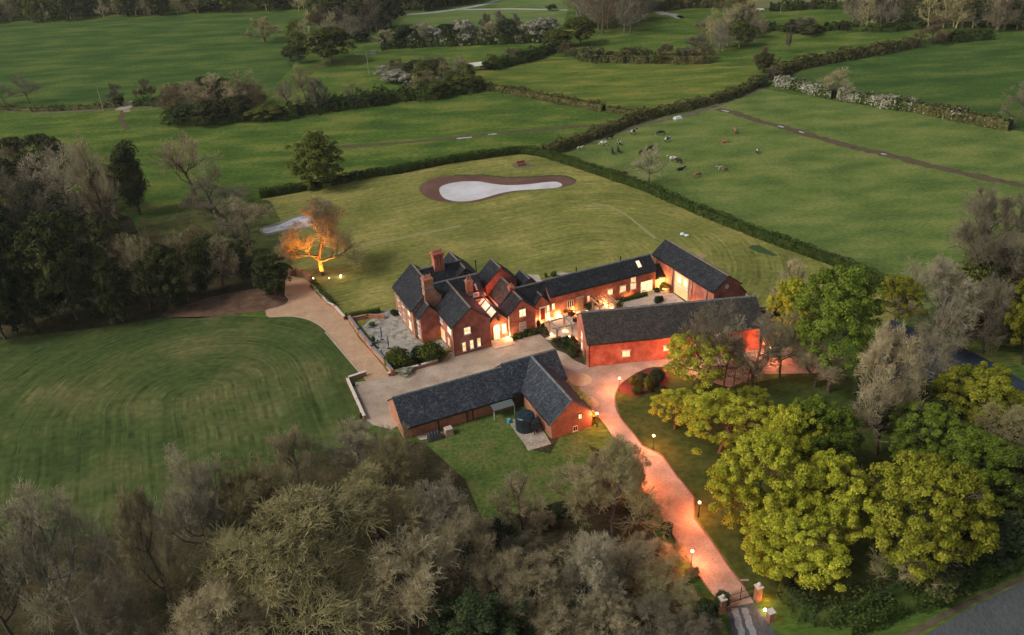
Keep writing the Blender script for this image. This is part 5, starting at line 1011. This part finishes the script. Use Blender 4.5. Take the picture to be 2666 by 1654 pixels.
# ---- black wrapped pile, brick pallet, pavers
p = gp('z8', 930, 1080); o = thing('covered_pallet', 'dark ribbed crate pile under a black sheet by the drainpipe', 'pile', p, HF.yaw)
mb = MB(); mb.prism([Vector(v) for v in ((-1.05,-.5,0),(1.05,-.5,0),(1.0,.6,0),(-1.0,.6,0))], [Vector(v) for v in ((-.85,-.35,.95),(.8,-.4,.85),(.75,.5,1.0),(-.8,.45,1.05))]); mb.obj('sheet', MATS['blackmetal'], o)
mb = MB()
for i in range(5): mb.box(Z0, -.95+.03*i, .95-.03*i, -.58+.035*i, -.5+.035*i, .12+.17*i, .18+.17*i)
for i in range(4): mb.tube((-.8+.4*i,-.3,1.0), (-.75+.4*i,.45,1.04), .05)
mb.obj('slats', greypaint, o)
p = gp('z8', 1200, 990); o = thing('brick_pallet', 'upright pallet of pale bricks wrapped in plastic beside the black pile', 'pallet', p, HF.yaw)
mb = MB()
for r in range(5):
    for c in range(3): mb.box(Z0, -.55+.37*c, -.2+.37*c, -.45, .45, .1+.2*r, .28+.2*r)
mb.obj('brick_stack', mat('palebrick',[(.3,(.35,.24,.19)),(.7,(.50,.42,.36))],scale=3), o)
mb = MB(); mb.box(Z0, -.6, .6, -.5, .5, 0, .09); mb.obj('pallet_base', timber_grey, o)
p = gp('z8', 1100, 1000); o = thing('paver_stack', 'low stack of red pavers between the black pile and the pallet', 'stack', p, HF.yaw)
mb = MB()
for c in range(4): mb.box(Z0, -.5+.26*c, -.27+.26*c, -.4, .4, 0, .22+.05*(c % 2))
mb.obj('pavers', brick_old, o)
# ---- garden walls
def wall_run(label, pts, h, th, mw, mc, piers=0, name='garden_wall', base=None, cat='wall', pier_h=None):
    o = thing(name, label, cat, pts[0]); o0 = pts[0]; mb = MB(); mcap = MB()
    for a, b in zip(pts, pts[1:]):
        a = a-o0; b = b-o0; d = (b-a).normalized(); q = Vector((-d.y, d.x, 0))
        for M_, w, z0, z1 in ((mb, th/2, -.1, h), (mcap, th/2+.06, h+.003, h+.09)):
            e = d*(w-.01); A = [a-e-q*w, b+e-q*w, b+e+q*w, a-e+q*w]; M_.prism([v+Vector((0,0,z0)) for v in A], [v+Vector((0,0,z1)) for v in A])
    mb.obj('wall_body', mw, o); mcap.obj('coping', mc, o)
    if piers:
        for a, b in zip(pts, pts[1:]):
            L_ = (b-a).length; n = max(1, int(L_/piers))
            for i in range(n+1):
                c = a+(b-a)*(i/n)-o0; pm = MB(); fr = Frame(c, math.atan2((b-a).y, (b-a).x)); pm.box(fr, -.22, .22, -.24, .24, -.05, (pier_h or h)+.12); pm.obj('pier', mw, o)
    return o
wall_run('low brick wall with pale coping around the front lawn corner', P('3',(345,1090),(192,745),(355,692)), .75, .3, brick_old, stonewhite)
wall_run('grey coped brick wall with piers between gravel drive and patio', P('3',(215,200),(300,320),(420,470),(535,590),(600,690)), 1.0, .3, brick_old, lead, piers=2.6)
wall_run('brick wall at the lawn end of the patio', P('3',(215,200),(380,170),(525,175)), .7, .3, brick_old, brick_old)
wall_run('low brick wall under the hedge along the gravel drive', P('6',(672,1030),(740,1110),(800,1180),(860,1215),(935,1300)), .7, .3, brick_old, stonewhite)
wall_run('curved brick wall behind the head of the gravel drive', P('6',(490,945),(540,925),(600,940),(660,985)), 1.1, .3, brick_old, brick_old)
wall_run('low brick wall below the big clipped shrubs', P('3',(570,695),(700,660),(850,625),(1000,580)), .6, .3, brick_old, stonewhite)
# ---- patio posts and pots
for i, (x, y) in enumerate(((505,365),(566,445))):
    p = gp('3', x, y); t = thing('closed_parasol', ('closed blue parasol in the middle of the patio','closed blue parasol nearest the big shrubs')[i], 'parasol', p)
    mb = MB(); mb.lathe((0,0,0), [(0,0),(.3,0),(.3,.06),(0,.06)], 12); mb.obj('base', dark, t)
    mb = MB(); mb.lathe((0,0,.06), [(.03,0),(.03,.5),(.09,.55),(.12,1.0),(.07,2.1),(.02,2.4),(0,2.4)], 10); mb.obj('canopy', flat('bluecloth',(.03,.07,.13),.8), t)
p = gp('3', 476, 470); t = thing('patio_heater', 'black post with a white base by the patio wall', 'heater', p)
mb = MB(); mb.lathe((0,0,0), [(0,0),(.35,0),(.35,.3),(.2,.4),(0,.4)], 12); mb.obj('base', white, t); mb = MB(); mb.tube((0,0,.4), (0,0,1.9), .06); mb.lathe((0,0,1.9), [(.06,0),(.15,.05),(.1,.25),(0,.25)], 10); mb.obj('post', dark, t)
def potted(k, x, y, label, r=.45, h=.6, key='ball', cm=None):
    p = gp(k, x, y); t = thing('potted_plant', label, 'plant', p)
    mb = MB(); mb.lathe((0,0,0), [(0,0),(r*.6,0),(r*.8,h*.5),(r*.85,h*.55),(0,h*.5)], 12); mb.obj('pot', lead, t)
    c = PROTO[key][0][1]; o = bpy.data.objects.new('foliage', c); COL.objects.link(o); o.parent = t
    if len(c.materials) == 0: c.materials.append(lf_shrub)
    o.material_slots[0].link = 'OBJECT'; o.material_slots[0].material = cm or lf_shrub; o.scale = (r/.5*1.1,)*2+(h*1.4,); o.location = (0,0,h*.4)
potted('3', 405, 245, 'round potted plant at the far side of the patio', .8, .5); potted('3', 422, 400, 'dark potted shrub by the patio wall', .5, .8, cm=lf_teal)
potted('z2', 1600, 935, 'orange lit potted plant left of the porch door', .4, .7, cm=lf_gold); potted('z2', 1790, 900, 'potted plant between the porch door and window', .4, .8, cm=lf_gold)
# ---- shrubs round the house
for a in (('bush','1',200,1440,1175,190,'large spreading evergreen shrub, left half of the pair by the house'),('bush','1',560,1370,1100,215,'large spreading evergreen shrub, right half of the pair by the house'),
 ('bushd','1',380,1400,1180,130,'dark middle part of the shrubs by the house'),('fblossom','3',710,680,605,55,'pale round shrub in front of the big evergreen shrubs'),('bushd','1',120,870,790,70,'clipped dark bush at the corner of the left range'),
 ('shrubd','z4',490,640,460,60,'upright dark shrub, first beside the red gable'),('shrubd','z4',590,690,560,55,'round dark shrub below the upright one'),('shrubd','z4',680,870,690,45,'small cone shrub by the pergola path'),('shrubd','z4',350,740,640,60,'clipped round shrub against the gable wall'),
 ('bush','z4',1110,330,170,110,'bright green bush lit from the wall'),('redsh','z4',1290,420,230,140,'dark red shrub behind the first pergola'),('redsh','z4',1400,560,420,100,'dark red shrub beside the barn gable'),
 ('shrub','2',410,790,665,60,'green climber bush beside the plank door'),('shrubd','2',340,850,770,60,'dark bush left of the timber pergola'),('shrub','2',660,830,740,50,'round bush right of the timber pergola'),('gold','2',1140,660,530,65,'yellow lit small tree before the garden link'),
 ('bushd','2',1060,770,685,55,'dark round bush beside the raised bed'),('bushd','2',1110,750,680,40,'second dark round bush beside the raised bed'),('shrubd','2',1060,655,600,45,'low bush under the garden link'),
 ('bush','4',590,650,540,65,'round golden bush nearest the red bed'),('bush','4',580,560,460,75,'green mound behind the round golden bush'),('bush','4',720,630,440,85,'tall olive cone bush on the red bed'),('bushd','4',800,540,390,110,'big twiggy dark bush at the right of the red bed'),('bushd','4',660,600,420,90,'dark bush at the back of the red bed'),('bushd','4',800,640,560,80,'dark low bush under the big twiggy one'),
 ('shrub','z3',1540,400,300,60,'clipped shrub on the rear terrace'),('shrub','z3',1720,380,300,110,'flower bush on the rear terrace')):
    tree(a[0], a[1], a[2], a[3], a[4], a[5], a[6], name='shrub' if a[0] != 'gold' else 'small_tree', cat='shrub' if a[0] != 'gold' else 'tree')
rg = random.Random(4)
for i in range(26):
    x, y = ((870,1050),(960,1030),(1020,1010),(1110,1060),(1200,1010),(1330,1000),(950,1130),(1050,1130),(1150,1100),(1260,1090),(1340,1060),(1090,1200),(1200,1190),(1300,1170),(1390,1100),(1190,1270),(1290,1260),(1390,1200),(1420,1300),(1350,1330),(1000,1180),(1270,1330),(1440,1400),(1390,1420),(1330,1420),(1440,1180))[i]
    p = gp('z4', x, y); plant('shrub', 'bed_shrub', p, rg.uniform(.7,1.2), rg.uniform(.45,.7), bark, (lf_teal, lf_shrub, lf_redsh, lf_teal)[i % 4], 'rounded shrub in the planting bed at the barn gable', 'shrub', 'shrubs of the bed at the barn gable', parts=('stems','foliage'))
for i in range(16):
    p = HF.w(10.3+.3*i, .1+.5*((i*7) % 3)); plant('shrub', 'bed_shrub', p, rg.uniform(.5,.9), rg.uniform(.4,.6), bark, (lf_teal, lf_shrub)[i % 2], 'low shrub in the bed below the right front gable', 'shrub', 'shrubs below the right front gable', parts=('stems','foliage'))
for i in range(5):
    p = gp('3', 240+22*i, 790+72*i); plant('ball', 'wall_shrub', p, .9, .5, bark, lf_teal, 'small round shrub inside the low lawn wall', 'shrub', 'round shrubs along the lawn wall', parts=('stems','foliage'))
# ---- pergolas
def pergola(label, k, c4, h, top, mt, rafters=0):
    pts = [gp(k, *c) for c in c4]; o0 = sum(pts, Vector())/4; t = thing('pergola', label, 'pergola', o0)
    q = [p-o0 for p in pts]
    for p in q:
        mb = MB(); mb.box(Frame(p, HF.yaw), -.12, .12, -.12, .12, 0, h); mb.obj('post', mt, t)
    for i, (a, b) in enumerate(((0,1),(1,2),(2,3),(3,0))):
        a, b = q[a], q[b]; d = (b-a).normalized(); s = Vector((-d.y, d.x, 0))*.1; a2, b2 = a-d*.7, b+d*.7; z = h+.12*(i % 2)
        mb = MB(); mb.prism([v+Vector((0,0,z+.003)) for v in (a2-s, b2-s, b2+s, a2+s)], [v+Vector((0,0,z+.18)) for v in (a2-s, b2-s, b2+s, a2+s)]); mb.obj('beam', top, t)
        for e, sg in ((a, 1), (b, -1)):
            mb = MB(); mb.tube(e+d*sg*.1+Vector((0,0,h-.6)), e+d*sg*.65+Vector((0,0,h)), .05, n=4); mb.obj('brace', mt, t)
    for i in range(rafters):
        f0 = (i+1)/(rafters+1); a = q[0].lerp(q[1], f0); b = q[3].lerp(q[2], f0); d = (b-a).normalized(); s = Vector((-d.y, d.x, 0))*.06; a -= d*.5; b += d*.5
        mb = MB(); mb.prism([v+Vector((0,0,h+.30)) for v in (a-s, b-s, b+s, a+s)], [v+Vector((0,0,h+.42)) for v in (a-s, b-s, b+s, a+s)]); mb.obj('rafter', top, t)
    for p in (q[0], q[1], q[2]):
        z = Vector((.35,-.35,.25)); point_light('pergola_light', p+z, 22*PERG, (1,.48,.20), .07, t)
    return t, o0, q
t, o0, q = pergola('open square oak pergola with grey top beams beside the barn gable', 'z4', ((775,870),(1130,760),(1330,950),(950,1030)), 2.4, timber_grey, timber)
for x, y in ((815,875),(1105,800),(1262,935)):
    p = gp('z4', x, y); s = thing('uplighter', 'glowing ground light at a post of the square pergola', 'lamp', p, group='ground lights of the square pergola'); mb = MB(); mb.lathe((0,0,0), [(0,0),(.12,0),(.12,.12),(0,.12)], 10); mb.obj('housing', blackmetal, s); mb = MB(); mb.lathe((0,0,.12), [(.11,0),(.15,.08),(.08,.18),(0,.2)], 10); mb.obj('lens', lampglow, s)
t, o0, q = pergola('small timber pergola with rafters in the courtyard garden', '2', ((405,855),(550,845),(610,835),(465,850)), 2.1, timber, timber, 4)
q_ = [HF.w(25.9,.1), HF.w(29.0,.1), HF.w(29.0,2.3), HF.w(25.9,2.3)]
for c in [c for c in t.children]: bpy.data.objects.remove(c, do_unlink=True)
bpy.data.objects.remove(t, do_unlink=True)
def inv(p):
    x, y, _ = proj(p); return (x-1450)*4.0873, (y-600)*4.0873
t, o0, q = pergola('small timber pergola with rafters in the courtyard garden', '2', [inv(p) for p in q_], 2.1, timber, timber, 4)
# raised beds and courtyard furniture
for i, (u, v) in enumerate(((33.9,-1.6),(35.6,-2.2))):
    c = HF.w(u, v); fr = Frame((0,0), HF.yaw+R(-18)); t = thing('raised_bed', ('timber edged raised bed, left one of the courtyard pair','timber edged raised bed, right one of the courtyard pair')[i], 'planter', c)
    mb = MB(); mb.box(fr, -.7, .7, -1.3, -1.2, 0, .4); mb.box(fr, -.7, .7, 1.2, 1.3, 0, .4); mb.box(fr, -.7, -.6, -1.2, 1.2, 0, .4); mb.box(fr, .6, .7, -1.2, 1.2, 0, .4); mb.obj('timber_edge', timber_grey, t)
    mb = MB(); mb.box(fr, -.6, .6, -1.2, 1.2, .0, .3); mb.obj('soil', MATS['bedsoil'], t)
# ---- gate and pillars
ga, gb = gp('5', 1025, 1275), gp('5', 1235, 1205); d = (gb-ga); L_ = d.length; gy = math.atan2(d.y, d.x)
t = thing('iron_gate', 'black double iron gate with spiked bars across the drive', 'gate', ga, gy); fr = Frame((0,0), 0)
for s in (0, 1):
    lo, hi = s*L_/2+.04, (s+1)*L_/2-.04; mb = MB(); mb.tube((lo,0,.15), (hi,0,.15), .03, n=4); mb.tube((lo,0,1.2), (hi,0,1.2), .03, n=4)
    n = 12
    for i in range(n+1):
        x = lo+(hi-lo)*i/n; hh = 1.45+.3*math.sin(PI*((x/L_)))
        mb.tube((x,0,.1), (x,0,hh), .022, .012, n=4)
    mb.obj('gate_leaf', blackmetal, t)
mb = MB(); mb.tube((L_/2,0,0), (L_/2,0,1.9), .06, n=6); mb.obj('centre_post', blackmetal, t)
def pillar(k, x, y, label, h=1.9, ball=True):
    p = gp(k, x, y); t = thing('gate_pillar', label, 'pillar', p, gy); mb = MB(); mb.box(fr, -.3, .3, -.3, .3, -.1, h); mb.obj('shaft', brick_old, t)
    mb = MB(); mb.box(fr, -.37, .37, -.37, .37, h+.002, h+.12); mb.obj('cap', stonewhite, t)
    if ball: mb = MB(); mb.lathe((0,0,h+.12), [(0,0),(.12,0),(.09,.06),(.18,.2),(.2,.28),(.15,.4),(0,.46)], 12); mb.obj('finial', stonewhite, t, smooth=True)
    return t
pr_ = pillar('5', 1265, 1235, 'brick gate pillar lit orange with a pale finial'); pillar('5', 985, 1330, 'dark brick gate pillar in the ivy'); pillar('5', 1362, 1400, 'short brick pillar with grey cap beside the entrance lane', 1.3, False)
point_light('pillar_light', gp('5', 1290, 1225)+Vector((.5,-.35,.6)), 60, (1,.36,.06), .08)
p = gp('5', 1323, 1335); t = thing('ground_spotlight', 'small glowing floodlight on the verge beside the gate', 'lamp', p); mb = MB(); mb.tube((0,0,0), (0,0,.25), .05); mb.obj('spike', blackmetal, t); mb = MB(); mb.lathe((0,0,.38), [(0,-.14),(.12,-.1),(.15,0),(.1,.1),(0,.13)], 10); mb.obj('lamp_head', spotglow, t); point_light('spot_bulb', (0,0,.7), 26, (1,.36,.08), .1, t)
p = gp('5', 1165, 1085); t = thing('wooden_sign_post', 'small pale board lying in the grass before the gate', 'board', p, gy+1.2); mb = MB(); mb.box(fr, -.12, .12, -.45, .45, .02, .10); mb.obj('board', timber_grey, t)
# ---- telegraph poles
for k, x, y, ty, lb_, tx in (('B',165,530,370,'wooden pole with a transformer crossarm in the rough pasture',1),('B',1802,300,175,'thin pale pole before the grey bare wood',0),('A',728,780,628,'thin leaning pole by the left ditch',0),('C',717,105,40,'thin pole under the heath',0)):
    p = gp(k, x, y); h = height_of(p, S(k, 0, ty)[1]); t = thing('telegraph_pole', lb_, 'pole', p); mb = MB(); mb.tube((0,0,0), (0,0,h), .16, .10); mb.obj('pole_shaft', timber_grey, t)
    if tx: mb = MB(); mb.box(Z0, -4.2, 4.2, -.12, .12, h-.5, h-.25); mb.box(Z0, 1.6, 3.4, -.5, .5, h-.9, h+.5); mb.obj('crossarm', greypaint, t)
# ---- little things on the lawns
p = gp('2', 1350, 55); t = thing('garden_bag', 'pale blue white bag lying on the back lawn', 'bag', p, -.8); g_ = np.random.default_rng(3)
mb = MB(); mb.lathe((-.35,0,.25), [(0,-.25),(.4,-.2),(.5,0),(.35,.2),(0,.27)], 9); mb.lathe((.55,0,.2), [(0,-.2),(.35,-.15),(.4,0),(.25,.2),(0,.22)], 9); o = mb.obj('bag_body', flat('bagm',(.50,.60,.62),.6), t)
mb = MB(); mb.lathe((1.0,0,.3), [(0,-.1),(.18,0),(.1,.15),(0,.15)], 8); mb.obj('bag_neck', white, t)
p = gp('B', 1235, 1165); t = thing('fire_bowl_seat', 'small reddish timber seat on the round bed in the far lawn', 'seat', p, .3); t.scale = (.65, .7, .7)
mb = MB(); mb.box(Z0, -1.6, 1.6, -.5, .4, .55, .75); mb.obj('seat', flat('rust',(.24,.07,.04)), t); mb = MB(); mb.box(Z0, -1.6, 1.6, .4, .55, .75, 1.7); mb.obj('backrest', MATS['rust'], t)
for x in (-1.4, 1.2): mb = MB(); mb.box(Z0, x, x+.2, -.45, .4, 0, .548); mb.obj('leg', MATS['rust'], t)
p = gp('B', 2335, 838); t = thing('water_trough', 'pale cattle trough beside the shaggy hedge', 'trough', p, .4); t.scale = (.75,)*3
mb = MB(); mb.box(Z0, -1.6, 1.6, -.9, .9, 0, .35); mb.prism([Vector(v) for v in ((-1.6,-.9,.352),(1.6,-.9,.352),(1.6,.9,.352),(-1.6,.9,.352))], [Vector(v) for v in ((-1.2,-.5,1.0),(1.1,-.5,1.0),(1.1,.5,1.1),(-1.2,.5,1.0))]); mb.obj('trough_body', mat('troughm',[(.3,(.40,.44,.48)),(.7,(.52,.56,.6))],scale=1), t); mb = MB(); mb.tube((-1.7,0,0), (-1.7,0,.9), .05); mb.obj('feed_pipe', greypaint, t)
p = gp('A', 893, 786); t = thing('white_trough', 'tiny white trough by the gateway track', 'trough', p, .3); mb = MB(); mb.box(Z0, -1.0, 1.0, -.35, .35, 0, .6); mb.obj('trough_body', white, t); mb = MB(); mb.box(Z0, -.9, .9, -.28, .28, .602, .64); mb.obj('trough_water', darkglass, t)
p = gp('B', 910, 495); t = thing('field_shelter', 'small pale sheet roofed shelter in the middle hedge', 'shelter', p, .3); mb = MB(); mb.prism([Vector(v) for v in ((-3,-1.5,1.6),(3,-1.5,1.6),(3,1.5,2.3),(-3,1.5,2.3))], [Vector(v) for v in ((-3,-1.5,1.75),(3,-1.5,1.75),(3,1.5,2.45),(-3,1.5,2.45))]); mb.obj('roof', stonewhite, t)
for x, y, z in ((-2.8,-1.3,1.6),(2.8,-1.3,1.6),(-2.8,1.3,2.2),(2.8,1.3,2.2)): mb = MB(); mb.tube((x,y,0), (x,y,z), .12); mb.obj('post', timber_grey, t)
# ---- paddock fence by the belt
# ---- cows
def cow_mesh(name, pose, seed):
    me = bpy.data.meshes.new(name+'_cage'); v = []; e = []; rd = []
    def add(p, r, par=None):
        v.append(p); rd.append(r if isinstance(r, tuple) else (r, r)); 
        if par is not None: e.append((par, len(v)-1))
        return len(v)-1
    z0 = {'stand': 1.0, 'graze': 1.0, 'lie': .42}[pose]
    mid = add((0,0,z0), (.36,.40)); ch = add((.55,0,z0-.02), (.33,.40), mid); sh = add((.85,0,z0+.08), (.24,.33), ch)
    hp = add((-.55,0,z0+.04), (.33,.37), mid); rp = add((-.88,0,z0+.12), (.22,.26), hp)
    tl = add((-1.02,0,z0-.02), .05, rp); add((-1.06,0,max(.1, z0-.6)), .03, tl)
    if pose == 'graze': nk = add((1.15,0,z0-.22), (.15,.2), sh); hd = add((1.38,0,z0-.55), (.13,.15), nk); mz = add((1.5,0,z0-.83), (.08,.09), hd)
    else: nk = add((1.12,0,z0+.3), (.14,.2), sh); hd = add((1.38,0,z0+.42), (.13,.15), nk); mz = add((1.68,0,z0+.28), (.08,.09), hd)
    for s in (-1, 1): add((v[hd][0]-.08, s*.26, v[hd][2]+.08), .05, hd)
    for (j, x, hind) in ((ch, .62, 0), (rp, -.72, 1)):
        for s in (-1, 1):
            if pose == 'lie': a = add((x, s*.36, .25), .13, j); add((x+.4, s*.42, .10), .07, a)
            elif hind: a = add((x, s*.2, .78), .14, j); b = add((x-.12, s*.2, .45), .08, a); add((x-.03, s*.2, .04), .06, b)
            else: a = add((x, s*.18, .62), .11, j); b = add((x+.02, s*.18, .36), .07, a); add((x, s*.18, .04), .06, b)
    me.from_pydata(v, e, []); o = bpy.data.objects.new('tmp', me); COL.objects.link(o)
    m = o.modifiers.new('s', 'SKIN'); m.use_smooth_shade = True
    for i, r in enumerate(rd): me.skin_vertices[0].data[i].radius = r
    me.skin_vertices[0].data[0].use_root = True; o.modifiers.new('d', 'SUBSURF').levels = 1; o.modifiers['d'].render_levels = 1
    dg = bpy.context.evaluated_depsgraph_get(); out = bpy.data.meshes.new_from_object(o.evaluated_get(dg)); bpy.data.objects.remove(o, do_unlink=True); out.name = name; return out
CM = {p_: cow_mesh('cow_'+p_, p_, 1) for p_ in ('stand', 'graze', 'lie')}
def coat(name, stops, scale): return mat(name, stops, scale=scale, detail=1, rough=.7)
ct_pied = coat('coat_pied', [(.48,(.012,.011,.012)),(.50,(.46,.43,.38))], 1.1); ct_white = coat('coat_white', [(.36,(.014,.013,.014)),(.38,(.48,.45,.40))], 1.2); ct_black = coat('coat_black', [(.62,(.012,.011,.013)),(.64,(.5,.48,.44))], 1.0); ct_tan = coat('coat_tan', [(.35,(.20,.09,.045)),(.7,(.30,.15,.08))], 1.5); ct_red = coat('coat_red', [(.35,(.14,.035,.02)),(.7,(.2,.06,.03))], 1.5)
for mm in CM.values(): mm.materials.append(ct_black)
for k, x, y, rz, pose, cm_, lb_ in (
 ('B',1645,1055,.1,'stand',ct_white,'small white calf on its own by the dirt strip'),('B',1815,1025,3.0,'graze',ct_white,'white and black cow grazing, left of the herd'),('B',1857,982,.3,'stand',ct_black,'black cow behind the white and black one'),
 ('B',1920,1020,1.9,'graze',ct_pied,'black and white cow facing away in the left group'),('B',1875,1085,1.5,'stand',ct_black,'black cow seen end on, left of the near pair'),('B',1917,1075,1.6,'stand',ct_black,'black cow seen end on, right of the near pair'),
 ('B',2022,945,.6,'stand',ct_pied,'black and white cow farthest up by the hedge'),('B',2217,952,3.1,'graze',ct_black,'black cow grazing behind the bare pasture tree'),('B',2258,998,.7,'graze',ct_pied,'dark cow with white legs right of the bare tree'),
 ('B',2085,1090,.4,'stand',ct_black,'dark cow half hidden in the bare tree crown, left'),('B',2135,1062,.5,'stand',ct_black,'dark cow half hidden in the bare tree crown, right'),('B',1950,1222,3.2,'lie',ct_red,'red brown cow lying near the long hedge'),('B',2300,1135,2.9,'stand',ct_white,'big white cow with black patches in the near trio'),
 ('B',2342,1150,2.2,'graze',ct_black,'black cow standing close to the big white one'),('B',2354,1198,.3,'lie',ct_black,'black cow lowest of the near trio'),('C',128,1250,.5,'graze',ct_tan,'tan cow grazing alone, nearest of the herd'),
 ('C',295,1195,3.4,'stand',ct_white,'white and black cow beside a tan calf'),('C',322,1205,.5,'graze',ct_tan,'tan calf close to the white and black cow'),('C',553,1078,1.2,'graze',ct_pied,'black and white cow grazing far to the right'),('C',330,1003,3.0,'lie',ct_tan,'tan cow lying in the middle of the pasture'),('C',398,938,1.5,'stand',ct_tan,'tan cow seen end on, farthest up the pasture')):
    p = gp(k, x, y); o = link('cow', CM[pose]); o.location = p; o.rotation_euler = (0,0,rz); s = .72 if 'calf' in lb_ else 1.0; o.scale = (s*.98,)*3
    o.material_slots[0].link = 'OBJECT'; o.material_slots[0].material = cm_; tag(o, lb_, 'cow', 'cows grazing in the pasture')
for i, (x, y) in enumerate(((562,80),(577,80),(590,81))): 
    p = gp('C', x, y); o = link('sheep', CM['graze']); o.location = p; o.rotation_euler = (0,0,i*1.3); o.scale = (.9,)*3; o.material_slots[0].link = 'OBJECT'; o.material_slots[0].material = white; tag(o, 'tiny white sheep far off under the heath', 'sheep', 'sheep under the heath')
# ---- distant farm buildings and car
for k, x, y, lb_, w_ in (('A',2320,35,'tiny white house half hidden in the far wood',7),('B',60,215,'small pale blue van on the far lane',4)):
    p = gp(k, x, y); fr2 = Frame((0,0), .3)
    if w_ == 7:
        t = thing('far_cottage', lb_, 'house', p); mb = MB(); mb.prism([fr2.w(a,-3,z) for a, z in ((-4,0),(4,0),(4,5),(0,8),(-4,5))], [fr2.w(a,3,z) for a, z in ((-4,0),(4,0),(4,5),(0,8),(-4,5))]); mb.obj('wall', white, t)
        mb = MB(); mb.prism([fr2.w(a,-3.3,z) for a, z in ((-4.3,4.9),(0,8.1),(4.3,4.9),(4.3,5.1),(0,8.4),(-4.3,5.1))], [fr2.w(a,3.3,z) for a, z in ((-4.3,4.9),(0,8.1),(4.3,4.9),(4.3,5.1),(0,8.4),(-4.3,5.1))]); mb.obj('roof', slate, t); window(t, fr2, 'v', -3, -1, 1, 2, 3.4, n=2, glass=lit_white)
    else:
        t = thing('van', lb_, 'van', p); mb = MB(); mb.prism([fr2.w(a,-.95,z) for a, z in ((-2.4,.4),(2.4,.4),(2.4,1.1),(1.5,1.9),(-2.3,2.0))], [fr2.w(a,.95,z) for a, z in ((-2.4,.4),(2.4,.4),(2.4,1.1),(1.5,1.9),(-2.3,2.0))]); mb.obj('body', flat('vanm',(.12,.25,.5),.3), t)
        for a in (-1.5, 1.5):
            for b in (-.97, .87): mb = MB(); mb.tube(fr2.w(a,b,.35), fr2.w(a,b+.1,.35), .35, n=12); mb.obj('wheel', dark, t)
